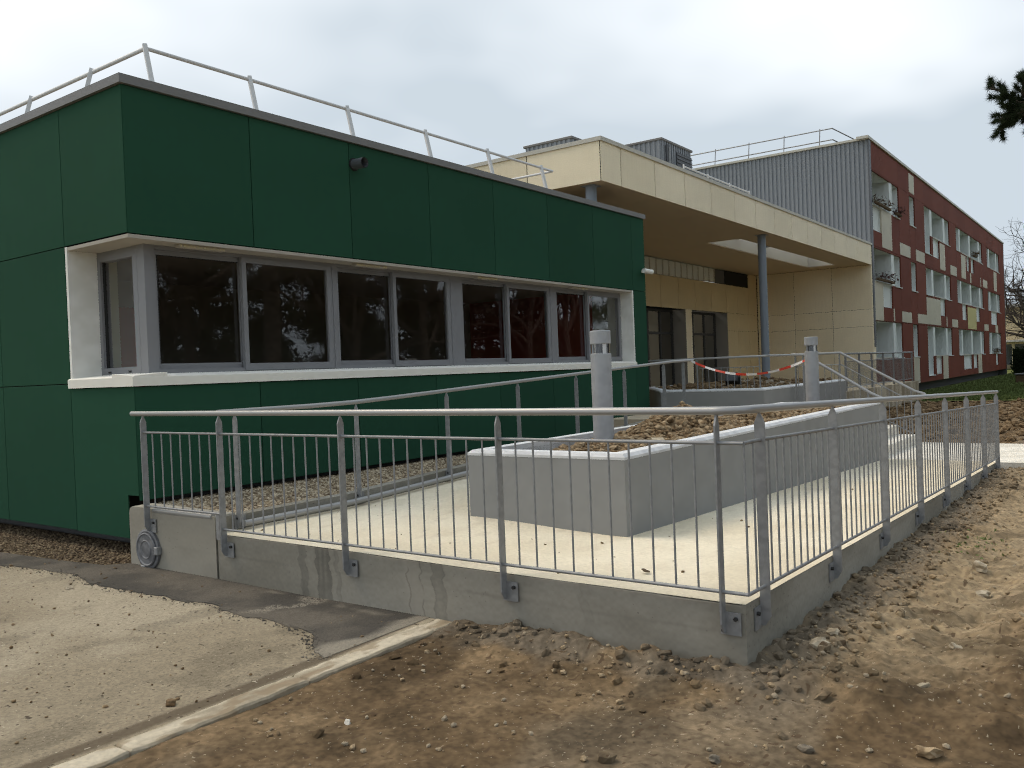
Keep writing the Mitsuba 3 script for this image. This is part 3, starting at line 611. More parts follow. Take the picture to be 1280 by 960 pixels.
# rain spout through the upper cladding
sp = obj('water_spout', tube([(7.40, GY + 0.02, 4.19), (7.40, GY - 0.19, 4.185)], 0.062, 20, caps=False), 'm_galv', gb, smooth=50)
scene[sp] = mikit.ply(cat([tube([(7.40, GY + 0.02, 4.19), (7.40, GY - 0.19, 4.185)], 0.062, 20, False), tube([(7.40, GY - 0.19, 4.185), (7.40, GY + 0.0, 4.19)], 0.056, 20, False)]), 'm_corrug_dark', smooth=50)
obj('collar', tube([(7.40, GY - 0.012, 4.19), (7.40, GY + 0.004, 4.19)], 0.078, 20), 'm_gap', sp, smooth=50)
# the room behind the windows
obj('interior_wall', cat([bx(5.0, 14.9, 11.6, 11.7, 0.6, 4.0), bx(4.75, 4.85, 8.9, 11.7, 0.6, 4.0)]), 'm_room', gb)
obj('interior_floor', bx(4.86, 14.55, 7.98, 11.6, 0.60, 0.68), 'm_room_floor', gb)
obj('interior_ceiling', bx(4.86, 14.55, 8.01, 11.6, 3.10, 3.16), 'm_room', gb)
obj('interior_partition', bx(14.5, 14.6, 8.55, 11.6, 0.68, 3.10), 'm_room_red', gb)
obj('interior_board', bx(6.35, 6.75, 11.3, 11.5, 0.68, 2.7), 'm_room_red', gb)
obj('interior_wall', bx(14.5, 14.6, 8.0, 8.549, 0.68, 3.10), 'm_room_pillar', gb)
obj('interior_pillar', bx(4.95, 5.14, 9.05, 9.25, 0.68, 3.10), 'm_room_pillar', gb)

# guardrail on the green roof
gr = thing('roof_guardrail', 'pale metal guardrail on leaning posts along the green roof edge', 'railing')
zr, yr, xr = 4.942, 7.86, 4.86
tubes = [(xr, 15.5, zr), (xr, yr, zr), (12.35, yr, zr), (11.85, 9.6, zr)]
for a, b_ in (((xr, 15.5, zr), (xr, yr, zr)), ((xr, yr, zr), (12.2, yr, zr)), ((12.2, yr, zr), (12.2, 11.0, zr))):
    a, b_ = np.array(a), np.array(b_); d = (b_ - a) / np.linalg.norm(b_ - a)
    obj('rail', tube([a - d * 0.0, b_], 0.021, 8), 'm_galv_light', gr, smooth=50)
obj('elbow', trimesh.creation.icosphere(2, 0.024).apply_translation([xr, yr, zr]), 'm_galv', gr, smooth=True)
for x in (4.86 + 0.0, 6.10, 7.55, 9.0, 10.40, 11.85):
    k = obj('post', tube([(x, 7.75, 4.50), (x - 0.01, yr - 0.005, zr + 0.035)], 0.030, 4), 'm_galv_light', gr)
    obj('foot', bx(x - 0.05, x + 0.05, 7.70, 7.80, 4.531, 4.54), 'm_galv_light', k)
for y in (8.87, 10.2, 11.6, 13.0, 14.4):
    obj('post', tube([(4.72, y, 4.50), (xr - 0.005, y, zr + 0.035)], 0.030, 4), 'm_galv_light', gr)
lampk = thing('wall_lamp', 'small white tubular fitting at the right end of the green wall', 'lamp')
obj('body', tube([(14.72, GY - 0.115, 3.42), (15.06, GY - 0.115, 3.42)], 0.045, 14), 'm_white', lampk, smooth=40)
obj('bracket', bx(14.84, 14.90, GY - 0.115, GY - 0.002, 3.40, 3.44), 'm_white', lampk)

# ------------------------------------------------------------------ planters, bollards, stairs
def planter(name, poly, top, zbot, wt, label, zbase=None):
    t = thing(name, label, 'planter')
    P = shapely.Polygon(poly); inn = P.buffer(-wt, join_style='mitre')
    m = trimesh.creation.extrude_polygon(P.difference(inn), top - 0.045 - zbot, engine='earcut'); m.apply_translation([0, 0, zbot])
    obj('wall', m, 'm_planter', t)
    outer = P.buffer(0.004, join_style='mitre'); rim = []
    c = 0.03
    m0 = trimesh.creation.extrude_polygon(outer.difference(inn), 0.02, engine='earcut'); m0.apply_translation([0, 0, top - 0.045])
    o1, o2 = np.array(outer.exterior.coords), np.array(outer.buffer(-c, join_style='mitre').exterior.coords)
    v, f = [], []
    k = len(o1) - 1
    # bevelled shoulder and flat top
    if len(o2) == len(o1):
        sh = [int(np.argmin(np.linalg.norm(o2[:-1] - q, axis=1))) for q in o1[:-1]]
        inr_ = np.array(inn.exterior.coords)[:-1]; si = [int(np.argmin(np.linalg.norm(inr_ - q, axis=1))) for q in o1[:-1]]
        for i in range(k):
            v += [(*o1[i], top - 0.025), (*o2[sh[i]], top), (*inr_[si[i]], top), (*inr_[si[i]], top - 0.12)]
        for i in range(k):
            for j in range(3):
                a, b2 = 4 * i + j, 4 * ((i + 1) % k) + j; f += [[a, b2, b2 + 1], [a, b2 + 1, a + 1]]
        m1 = trimesh.Trimesh(v, f, process=False)
        if (m1.face_normals[:, 2] * m1.area_faces).sum() < 0: m1.invert()
        m0 = cat([m0, m1])
    obj('coping', m0, 'm_planter_top', t)
    return t, inn
PX0, PX1, PY0, PY1, PT = 5.72, 13.75, 3.14, 4.655, 0.945
p1, inn = planter('planter', [(PX0, PY0), (PX1, PY0), (PX1, PY1), (PX0, PY1)], PT, -0.4, 0.14, 'long low grey planter full of soil in the middle of the ramp')
def soil1(x, y):
    e = np.minimum(np.minimum(x - PX0 - .14, PX1 - .14 - x), np.minimum(y - PY0 - .14, PY1 - .14 - y))
    z = 0.865 + 0.16 * nz(x, y, 1.3, 3, 41) + 0.10 * nz(x, y, 6, 3, 42) + 0.07 * np.maximum(nz(x, y, 17, 3, 43), -.08)
    z = z + 0.27 * np.exp(-((x - 8.6) / 0.85) ** 2 - ((y - 4.02) / 0.34) ** 2) + 0.05 * np.exp(-((x - 11.2) / 1.2) ** 2 - ((y - 3.9) / 0.45) ** 2) - 0.03 * np.exp(-((x - 6.5) / .5) ** 2)
    return z * 1.0 - 0.05 * sst(0.12, 0.0, e)
obj('soil', grid(np.arange(PX0 + .13, PX1 - .12, 0.035), np.arange(PY0 + .13, PY1 - .12, 0.03), soil1), 'm_soil', p1, smooth=True)
p, s = scatter(4200, PX0 + .2, PX1 - .2, PY0 + .2, PY1 - .2, 0.008, 0.048, zf=soil1, sink=0.25)
obj('clods', lumps(p, s), 'm_soil_b', p1, kind='stuff', label='light brown clods on the planter soil')
p, s = scatter(2400, PX0 + .2, PX1 - .2, PY0 + .2, PY1 - .2, 0.008, 0.045, zf=soil1, sink=0.25)
obj('clods', lumps(p, s), 'm_soil', p1, kind='stuff', label='dark brown clods on the planter soil')
m = cbx(-0.16, 0.16, -0.06, 0.06, 0, 0.018, 0.004); m.apply_transform(trimesh.transformations.rotation_matrix(0.5, [0, 0, 1]))
solid('wood_offcut', mv(m, (7.25, 3.62, 0.905)), 'm_stone', 'pale flat wood offcut lying on the soil beside the near bollard', 'offcut')
m = cbx(-0.3, 0.3, -0.05, 0.05, 0, 0.02, 0.004); m.apply_transform(trimesh.transformations.rotation_matrix(-0.6, [0, 0, 1]))
solid('board', mv(m, (8.35, 4.28, 1.10)), 'm_stone', 'short weathered board lying on top of the soil heap', 'board')
p2, inn = planter('planter', [(15.06, 5.40), (20.4, 5.40), (20.4, 9.0), (17.6, 9.0), (15.06, 7.42)], 1.135, 0.3, 0.14, 'darker grey planter in front of the entrance doors')
soil2 = lambda x, y: 1.10 + 0.10 * nz(x, y, 0.8, 3, 51) + 0.06 * nz(x, y, 5, 3, 52) + 0.12 * np.exp(-((x - 17.6) / 1.4) ** 2 - ((y - 6.5) / 0.9) ** 2)
ip = shapely.Polygon(inn.exterior.coords)
gm = grid(np.arange(15.15, 20.35, 0.07), np.arange(5.5, 8.95, 0.07), soil2)
cen = np.array(gm.vertices)[np.array(gm.faces)].mean(1); keep = shapely.contains_xy(ip, cen[:, 0], cen[:, 1]); gm.update_faces(keep); gm.remove_unreferenced_vertices()
obj('soil', gm, 'm_soil_grey', p2, smooth=True)
p, s = scatter(900, 15.3, 20.2, 5.6, 8.8, 0.02, 0.08, zf=soil2, dens=lambda x, y: shapely.contains_xy(ip, x, y) * 1.0)
obj('clods', lumps(p, s), 'm_soil', p2, kind='stuff', label='clods on the soil of the far planter')

def bollard(x, y, z0, z1, label):
    t = thing('bollard_light', label, 'bollard'); r = 0.098
    g0, g1 = z1 - 0.215, z1 - 0.125
    obj('post', lathe([(0, z0), (r, z0), (r, g0 - 0.004), (r - 0.004, g0), (0, g0)], x, y), 'm_bollard', t, smooth=40)
    obj('head', lathe([(0, g1), (r - 0.004, g1), (r, g1 + 0.004), (r, z1 - 0.006), (r - 0.006, z1), (0, z1 + 0.003)], x, y), 'm_bollard', t, smooth=40)
    obj('lens', tube([(x, y, g0), (x, y, g1)], r - 0.008, 28, caps=False), 'm_acrylic', t, smooth=60)
    obj('lamp_holder', cat([tube([(x, y, g0), (x, y, g1)], 0.045, 14), bx(x - 0.012, x + 0.012, y - 0.085, y - 0.055, g0, g1)]), 'm_bollard_dark', t, smooth=40)
    obj('support', bx(x - 0.05, x - 0.03, y - 0.078, y - 0.05, g0, g1), 'm_galv_light', t)
    for aa in (0.9, 2.6, 4.4): obj('strut', bx(x + .082 * math.cos(aa) - .006, x + .082 * math.cos(aa) + .006, y + .082 * math.sin(aa) - .006, y + .082 * math.sin(aa) + .006, g0, g1), 'm_bollard', t)
bollard(7.06, 4.085, 0.75, 1.955, 'grey cylindrical bollard light standing in the near end of the planter')
bollard(12.95, 3.90, 0.75, 1.945, 'grey cylindrical bollard light at the far end of the planter')

# landing and stairs down to the path
struct('porch_floor', cat([bx(13.2, 15.1, 6.0, 7.6, -0.3, 0.70), bx(13.92, 16.7, 4.1, 6.0, -0.3, 0.698), bx(15.1, 34.0, 9.1, 13.0, -0.3, 0.70), bx(15.1, 17.5, 7.6, 9.1, -0.3, 0.702)]), 'm_porch')
st = thing('stairs', 'short flight of pale concrete steps between planter end and path', 'stairs')
for i, z in enumerate((0.535, 0.37, 0.205)):
    obj('step', cbx(13.95, 16.65, 4.098 - 0.3 * (i + 1), 4.098 - 0.3 * i, -0.2, z, 0.008), 'm_path', st)
path = cat([bx(14.002, 16.92, 1.20, 4.1, -0.35, 0.035), bx(14.05, 16.95, -16, 1.198, -0.35, 0.03)])
struct('concrete_path', path, 'm_path')
sr = thing('stair_railing', 'galvanised stair railing with thin bars on the far side of the steps', 'railing')
SX = 16.58
hr = [(SX, 5.38, 1.715), (SX, 4.46, 1.717), (SX, 3.20, 0.98), (SX, 3.05, 0.93), (SX, 3.0, 0.87)]
obj('handrail', tube(hr, 0.024, 10), 'm_tube', sr, smooth=50)
obj('upper_bar', tube([(SX, 5.38, 1.50), (SX, 4.46, 1.50), (SX, 3.25, 0.79)], 0.010, 6), 'm_galv', sr)
obj('lower_bar', tube([(SX, 5.38, 0.80), (SX, 4.30, 0.80), (SX, 3.25, 0.22)], 0.010, 6), 'm_galv', sr)
for y, z1, z0 in ((5.3, 1.70, 0.70), (4.48, 1.70, 0.70), (3.26, 1.0, 0.06)):
    obj('post', bx(SX - 0.028, SX + 0.028, y - 0.006, y + 0.006, z0, z1), 'm_galv', sr)
for y in np.arange(3.38, 5.3, 0.125):
    t = np.interp(y, [3.25, 4.46, 5.4], [0.79, 1.5, 1.5]); b_ = np.interp(y, [3.25, 4.30, 5.4], [0.22, 0.80, 0.80])
    obj('bar', tube([(SX, y, b_), (SX, y, t)], 0.006, 6), 'm_galv', sr)
s2 = thing('stair_railing', 'plain sloping handrail on the near side of the steps', 'railing')
hr = [(13.9, 4.5, 1.70), (13.9, 4.30, 1.69), (13.9, 3.30, 1.055), (13.9, 3.16, 0.985), (13.9, 3.10, 0.96)]
obj('handrail', tube(hr, 0.024, 10), 'm_tube', s2, smooth=50)
for y, z0, z1 in ((4.32, 0.69, 1.67), (3.34, 0.03, 1.06)): obj('post', bx(13.875, 13.925, y - 0.006, y + 0.006, z0, z1), 'm_galv', s2)
pg = thing('planter_guard', 'thin grey guard rail above the darker planter before the entrance', 'railing')
obj('handrail', tube([(15.35, 7.80, 1.705), (15.35, 5.50, 1.712), (15.40, 5.42, 1.713), (16.54, 5.40, 1.715)], 0.021, 10), 'm_tube', pg, smooth=50)
obj('upper_bar', tube([(15.35, 6.75, 1.52), (15.35, 5.55, 1.52)], 0.008, 6), 'm_galv', pg)
for y in np.arange(5.55, 6.8, 0.125): obj('bar', tube([(15.35, y, 1.05), (15.35, y, 1.52)], 0.006, 6), 'm_galv', pg)
for y in (5.56, 6.78): obj('post', bx(15.33, 15.37, y - 0.006, y + 0.006, 1.0, 1.70), 'm_galv', pg)
gl = thing('gallery_railing', 'long railing of dense bars on the raised walkway before the apartment block', 'railing')
CY = 6.5
obj('handrail', tube([(24.6, CY, 1.74), (33.4, CY, 1.745)], 0.026, 8), 'm_galv', gl, smooth=50)
obj('upper_bar', tube([(24.6, CY, 1.53), (33.4, CY, 1.53)], 0.012, 6), 'm_galv', gl)
obj('lower_bar', tube([(24.6, CY, 0.80), (33.4, CY, 0.80)], 0.012, 6), 'm_galv', gl)
for x in np.arange(24.65, 33.5, 1.45): obj('post', bx(x - 0.006, x + 0.006, CY - 0.03, CY + 0.03, 0.6, 1.72), 'm_galv', gl)
for x in np.arange(24.7, 33.4, 0.125): obj('bar', tube([(x, CY, 0.80), (x, CY, 1.53)], 0.007, 5), 'm_galv', gl)
struct('walkway', cat([bx(20.5, 34.0, 6.42, 9.1, -0.4, 0.70)]), 'm_kerb')
fl = thing('floodlight', 'black floodlight on the soil of the planter before the entrance', 'light')
m = cbx(-0.10, 0.10, -0.13, 0.13, -0.10, 0.10, 0.02); m.apply_transform(trimesh.transformations.rotation_matrix(0.35, [0, 1, 0]))
obj('housing', mv(m, (16.3, 6.45, 1.30)), 'm_black', fl)
m = cbx(-0.012, 0.012, -0.11, 0.11, -0.085, 0.085, 0.004); m.apply_transform(trimesh.transformations.rotation_matrix(0.35, [0, 1, 0]))
obj('glass', mv(m, (16.20, 6.45, 1.335)), 'm_corrug_dark', fl)
obj('bracket', cat([bx(16.28, 16.32, 6.30, 6.315, 1.1, 1.32), bx(16.28, 16.32, 6.585, 6.60, 1.1, 1.32)]), 'm_black', fl)
# red and white tape sagging from the handrail to the far bollard
A, B = np.array([13.45, 6.05, 1.67]), np.array([12.95, 4.0, 1.60])
ts = np.linspace(0, 1, 40); c = A[None] * (1 - ts[:, None]) + B[None] * ts[:, None]; c[:, 2] -= 4 * 0.22 * ts * (1 - ts)
tw = 0.6 * np.sin(ts * 7); hv = np.stack([0.019 * np.sin(tw), 0 * ts, 0.019 * np.cos(tw)], -1)
v = np.concatenate([c - hv, c + hv]); k = len(ts); f = []
for i in range(k - 1): f += [[i, i + 1, k + i + 1], [i, k + i + 1, k + i]]
solid('barrier_tape', trimesh.Trimesh(v, f, process=False), 'm_tape', 'red and white barrier tape sagging between handrail and far bollard', 'tape', smooth=True)

# ------------------------------------------------------------------ entrance building with its canopy
eb = thing('entrance_building', 'cream panelled entrance building with a deep flat canopy', 'building')
XR, YC, XC, YD = 32.8, 7.65, 13.48, 11.9
ZB, ZT = 4.96, 5.67
jx = [XC, 14.22, 15.62, 17.02, 18.42, 19.82, 21.22, 22.62, 24.02, 25.42, 26.82, 28.22, 29.62, 31.02, 32.42, XR + 0.25]
for i in range(len(jx) - 1): obj('fascia_panel', cbx(jx[i] + .011, jx[i + 1] - .011, YC, YC + .012, ZB, ZT, .002), ('m_cream', 'm_cream_b')[i % 3 == 1], eb)
jy = [YC + 0.014, 9.26, 10.7, 12.1, 13.6]
for i in range(4): obj('fascia_panel', cbx(XC, XC + .012, jy[i] + .009, jy[i + 1] - .009, ZB, ZT, .002), ('m_cream', 'm_cream_b')[i % 2], eb)
obj('fascia_backer', cat([bx(XC + .014, XR + .2, YC + .0135, YC + .018, ZB + .006, ZT - .002), bx(XC + .0135, XC + .018, YC + .018, 13.5, ZB + .006, ZT - .002)]), 'm_gap', eb)  # dark sheet added behind the panels so their joints read dark
obj('roof_trim', cat([bx(XC - .03, XR + .2, YC - .03, YC + .25, ZT + .002, 5.745), bx(XC - .03, XC + .25, YC + .25, 13.6, ZT + .002, 5.745)]), 'm_trim_pale', eb)
OX0, OX1, OY0, OY1 = 22.6, 31.75, 8.60, 9.57
sof = shapely.Polygon([(XC + .02, YC + .02), (XR, YC + .02), (XR, 13.5), (XC + .02, 13.5)]).difference(shapely.box(OX0, OY0, OX1, OY1))
for x0, x1 in zip([XC + .02, 15.9, 18.3, 20.7, 23.1, 25.5, 27.9, 30.3], [15.894, 18.294, 20.694, 23.094, 25.494, 27.894, 30.294, XR]):
    for y0, y1 in ((YC + .02, 9.7), (9.706, 11.9)):
        g = sof.intersection(shapely.box(x0, y0, x1, y1))
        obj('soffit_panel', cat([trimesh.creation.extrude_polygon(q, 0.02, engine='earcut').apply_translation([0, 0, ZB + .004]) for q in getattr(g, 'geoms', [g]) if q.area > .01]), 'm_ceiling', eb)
cov2 = trimesh.creation.extrude_polygon(sof, 0.66, engine='earcut'); cov2.apply_translation([0, 0, ZB + .03]); obj('canopy_core', cov2, 'm_trim_pale', eb, label='pale lining of the long opening in the canopy')
obj('crossbeam', cat([bx(27.0, 27.12, OY0, OY1, 5.25, 5.5), bx(24.8, 24.9, OY0, OY1, 5.3, 5.5)]), 'm_corrug_dark', eb)
for x, y in ((13.78, 8.05), (22.42, 7.95)):
    ck = obj('column', tube([(x, y, 0.6 if x > 20 else 4.47), (x, y, ZB + .004)], 0.105, 24), 'm_steel_blue', eb, smooth=50)
    obj('head_plate', bx(x - .14, x + .14, y - .14, y + .14, ZB - .012, ZB + .003), 'm_steel_blue', ck)
# wall with the doors, set back under the canopy
DZ = 3.43
jw = [15.3, 16.7, 18.1, 19.5, 20.9, 22.3, 23.3, 24.4, 25.7, 27.0, 28.35, 29.68, 30.75, 31.9, XR]
for i in range(len(jw) - 1):
    x0, x1 = jw[i] + .010, jw[i + 1] - .010
    top = 4.44 if x0 < 31.0 else ZB - .002
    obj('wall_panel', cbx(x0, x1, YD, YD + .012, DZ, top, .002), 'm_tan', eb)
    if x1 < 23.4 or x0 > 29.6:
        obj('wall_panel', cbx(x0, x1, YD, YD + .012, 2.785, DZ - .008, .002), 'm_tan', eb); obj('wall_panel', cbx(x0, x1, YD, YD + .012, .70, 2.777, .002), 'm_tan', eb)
obj('clerestory', bx(23.3, 28.8, YD + .04, YD + .06, 4.46, 4.94), 'm_apt_white', eb, label='pale translucent glazing band above the doors')
obj('clerestory_bars', cat([bx(x, x + .03, YD + .01, YD + .04, 4.45, 4.95) for x in np.arange(23.3, 28.8, .45)]), 'm_trim_pale', eb)
obj('louvre', cat([bx(28.82, 31.0, YD + .05, YD + .08, 4.46, 4.95)]), 'm_corrug_dark', eb)
obj('wall_core', cat([bx(15.0, 23.3, YD + .03, YD + .25, .5, 4.44), bx(29.7, XR, YD + .03, YD + .25, .5, 4.95), bx(23.3, 29.7, YD + .03, YD + .25, DZ + .03, 4.44), bx(15.0, XR, YD + 2.2, YD + 2.4, .5, 5.0)]), 'm_gap', eb)
obj('door_pillar', cbx(26.15, 26.62, YD - .02, YD + .25, .70, DZ - .002, .005), 'm_cream', eb)
for x0, x1 in ((23.35, 26.10), (26.66, 29.66)):
    y = YD + 0.42
    dk = obj('door', cat([bx(x0, x1, y, y + .06, DZ - .08, DZ), bx(x0, x1, y, y + .06, .70, .82), bx(x0, x1, y + .001, y + .06, 2.62, 2.70)] + [bx(a, a + .09, y - .002, y + .062, .70, DZ) for a in np.linspace(x0, x1 - .09, 4)] + [bx(x1, x1 + .02, YD + .05, y + .06, .7, DZ)]), 'm_door', eb)
    obj('pane', trimesh.Trimesh([(x0, y + .03, .7), (x1, y + .03, .7), (x1, y + .03, DZ), (x0, y + .03, DZ)], [[0, 1, 2], [0, 2, 3]]), 'm_tinted', dk)
    obj('reveal', bx(x1 - .012, x1 + .012, YD - .03, y, .70, DZ), 'm_reveal', dk)
obj('lobby', cat([bx(23.3, 29.7, YD + 1.9, YD + 1.95, .7, 3.6), bx(23.2, 23.3, YD + .3, YD + 1.9, .7, 3.6), bx(29.7, 29.8, YD + .3, YD + 1.9, .7, 3.6)]), 'm_reveal', eb)
# cream lower part of the gable wall
gy = [YC, 9.05, 10.45, 11.88]
for i in range(3):
    for z0, z1 in ((.70, 2.74), (2.748, 3.36), (3.368, ZB - .004)):
        obj('wall_panel', cbx(XR, XR + .012, gy[i] + .005, gy[i + 1] - .005, z0, z1, .002), 'm_cream_b' if (i + int(z0)) % 2 else 'm_cream', eb)
for z0, z1 in ((.70, 2.74), (2.748, 3.36), (3.368, ZB - .004)): obj('wall_panel', cbx(XR + .014, XR + .36, YC, YC + .012, z0, z1, .002), 'm_cream', eb)
obj('wall_core', bx(XR + .016, XR + .15, YC + .02, 13.5, .5, ZB + .6), 'm_gap', eb)
# rooftop boxes
def corr(x0, x1, y0, y1, z0, z1, pitch=.14, d=.025, faces=('x', 'y')):
    ms = [bx(x0, x1, y0, y1, z0, z1)]
    for y in np.arange(y0 + .03, y1 - .06, pitch): ms.append(bx(x0 - d, x0, y, y + pitch * .45, z0, z1 - .001))
    for x in np.arange(x0 + .03, x1 - .06, pitch): ms.append(bx(x, x + pitch * .45, y0 - d, y0, z0, z1 - .001))
    return cat(ms)
def rooftop(x0, x1, y0, y1, zt, label, vent=False):
    t = thing('rooftop_unit', label, 'plant box')
    obj('casing', corr(x0, x1, y0, y1, 5.6, zt - .06), 'm_corrug', t)
    obj('lid', cbx(x0 - .05, x1 + .05, y0 - .05, y1 + .05, zt - .06, zt, .01), 'm_coping', t)
    if vent:
        obj('louvre', cat([bx(x0 + .85, x1 - .02, y0 - .04, y0 - .03, 6.55, 7.28)]), 'm_black', t)
        obj('louvre_slat', cat([bx(x0 + .85, x1 - .02, y0 - .06, y0 - .04, z, z + .03) for z in np.arange(6.6, 7.27, .1)]), 'm_corrug_dark', t)
        obj('pipe', tube([(x0 + .30, y0 - .08, 5.7), (x0 + .30, y0 - .08, 7.30)], .035, 10), 'm_galv', t, smooth=50)
        obj('pipe', tube([(x0 + .22, y0 - .06, 5.7), (x0 + .22, y0 - .06, 7.35)], .03, 8), 'm_corrug_dark', t, smooth=50)
rooftop(20.43, 22.25, 9.8, 11.6, 7.5, 'grey ribbed rooftop box with a dark louvre behind the canopy edge', True)
rooftop(18.66, 20.5, 11.42, 12.83, 7.5, 'low grey ribbed rooftop box on the left behind the canopy')

# ------------------------------------------------------------------ apartment building
ab = thing('apartment_building', 'three-storey apartment block with brick red and cream panels and white balconies', 'building')
AY, AX0, AX1, AZ0, AZ1 = 7.65, 33.02, 71.9, 0.42, 9.50
rows = {'G': (1.58, 2.95), 'M': (4.40, 5.63), 'T': (7.20, 8.45)}
win = [(36.62, 37.72), (39.72, 40.84), (42.88, 44.33), (48.2, 49.4), (51.42, 52.5), (60.05, 61.08), (63.2, 64.1), (68.05, 69.35)]
log = [(33.04, 36.15), (44.82, 47.72), (52.88, 55.88), (56.42, 59.5), (64.55, 67.65)]
op = [(x0, x1, *rows[r], 'w') for r in 'GMT' for x0, x1 in win if not (x0 > 42.8 and x0 < 43 and r in 'GT')]
op += [(x0, x1, *rows[r], 'l') for r in 'GMT' for x0, x1 in log]
op += [(42.88, 44.33, 0.70, 2.95, 'w'), (42.88, 44.33, 6.30, 8.45, 'w')]
low = [(33.04, 34.6, 6.28, 7.2), (34.55, 36.15, 3.5, 4.40), (44.82, 46.45, 6.28, 7.2), (46.3, 47.72, 3.54, 4.40), (44.82, 46.4, .70, 1.58), (52.88, 54.45, 3.5, 4.40), (58.0, 59.5, 3.53, 4.40), (52.88, 55.88, .76, 1.58), (54.9, 55.88, 6.33, 7.2), (56.42, 57.6, 6.33, 7.2), (56.42, 58.0, .76, 1.58), (66.3, 67.65, .8, 1.58), (64.55, 67.65, 3.5, 4.40)]
op += [(a, b_, c, d, 'p') for a, b_, c, d in low]
cream = [(34.6, 36.25, 5.76, 7.2), (39.72, 40.78, 8.59, 9.4), (37.65, 39.66, 5.77, 6.25), (40.8, 42.68, 5.77, 6.25), (33.04, 34.5, 2.98, 4.40), (37.66, 39.52, 3.0, 3.45), (40.8, 46.25, 3.04, 3.47), (42.8, 46.25, 3.47, 4.28),
         (39.64, 40.84, .42, 1.57), (46.5, 47.9, 5.8, 7.1), (49.4, 51.3, 5.77, 6.26), (61.06, 62.96, 5.75, 6.25), (49.4, 51.2, 3.03, 3.46), (46.5, 47.9, .42, 1.57), (58.1, 59.6, .42, 1.57), (52.9, 54.4, 5.8, 7.1), (61.1, 63.0, 3.03, 3.46), (66.2, 67.7, 5.8, 7.1), (66.4, 67.7, 2.98, 3.5),
         (36.15, 36.35, 3.0, 3.5), (47.8, 48.0, 3.0, 3.55), (55.9, 56.3, 5.7, 6.3), (60.0, 60.2, 5.7, 6.3)]
yellow = [(54.6, 57.85, 3.03, 4.30)]
piers = [(36.15, 36.62), (44.33, 44.82), (47.72, 48.2), (52.5, 52.88), (55.88, 56.42), (59.5, 60.05), (64.1, 64.55), (67.65, 68.05)]
inside = lambda r, x, z: r[0] < x < r[1] and r[2] < z < r[3]
X = sorted({AX0, AX1, *[round(v, 3) for r in op + cream + yellow for v in r[:2]], *np.round(np.arange(AX0 + 1.25, AX1, 2.5), 2)})
Zs = sorted({AZ0, AZ1, 2.97, 5.70, 8.50, *[round(v, 3) for r in op + cream + yellow for v in r[2:4]]})
X = [x for i, x in enumerate(X) if i == 0 or x - X[i - 1] > .02]; Zs = [z for i, z in enumerate(Zs) if i == 0 or z - Zs[i - 1] > .02]
runs = []
for i in range(len(X) - 1):
    xm = (X[i] + X[i + 1]) / 2; cur = None
    for j in range(len(Zs) - 1):
        zm = (Zs[j] + Zs[j + 1]) / 2
        c = None if any(inside(r, xm, zm) for r in op) else 'y' if any(inside(r, xm, zm) for r in yellow) else 'c' if any(inside(r, xm, zm) for r in cream) else 'w' if any(a < xm < b_ for a, b_ in piers) and any(z0 < zm < z1 for z0, z1 in rows.values()) else 'r'
        if cur and cur[4] == c and Zs[j] not in (2.97, 5.70, 8.50): cur[3] = Zs[j + 1]
        else:
            cur = [X[i], X[i + 1], Zs[j], Zs[j + 1], c]; runs.append(cur)
merged = []
for r in sorted([r for r in runs if r[4]], key=lambda r: (r[2], r[3], r[0])):
    p_ = merged[-1] if merged else None
    if p_ and p_[4] == r[4] and abs(p_[2] - r[2]) < .01 and abs(p_[3] - r[3]) < .01 and abs(p_[1] - r[0]) < .01 and r[1] - p_[0] < 3.1: p_[1] = r[1]
    else: merged.append(list(r))
core = []
mats = {'r': ('m_red_a', 'm_red_b'), 'c': ('m_apt_cream',) * 2, 'y': ('m_apt_yellow',) * 2, 'w': ('m_apt_white',) * 2}
for i, (x0, x1, z0, z1, c) in enumerate(merged):
    d = 0.0 if c != 'w' else 0.03
    if c == 'w': obj('pier', bx(x0, x1, AY + .03, AY + .26, z0, z1), 'm_apt_white', ab)
    else:
        obj('panel', bx(x0 + .006, x1 - .006, AY - (.01 if c != 'r' else 0), AY + .05, z0 + .006, z1 - .006), mats[c][i % 2], ab)
        core.append(bx(x0, x1, AY + .055, AY + .26, z0, z1))
obj('facade_core', cat(core), 'm_apt_white', ab)
body = [bx(AX0, AX1, AY + 4.0, AY + 4.2, AZ0, AZ1)]
obj('back_wall', cat(body), 'm_apt_white', ab)
fl_ = [bx(AX0, AX1, AY + .262, AY + 3.99, z0, z1) for z0, z1 in ((AZ0, .66), (2.96, 3.2), (5.66, 5.9), (8.47, 9.5))]
xs_ = sorted([v for p_ in piers for v in p_] + [AX0 + .02, 38.4, 41.2, 50.4, 62.2, 70.0, AX1 - .02])
dv = [bx(a, b_, AY + .262, AY + 3.99, AZ0 + .3, 8.46) for a, b_ in piers] + [bx(a, a + .12, AY + .262, AY + 3.99, AZ0 + .3, 8.46) for a in (36.64 - .02, 37.75, 39.6, 40.86, 42.74, 49.42, 51.28, 61.1, 63.05, 69.4)]
obj('floor_slab', cat(fl_), 'm_apt_white', ab); obj('dividing_wall', cat(dv), 'm_apt_white', ab)
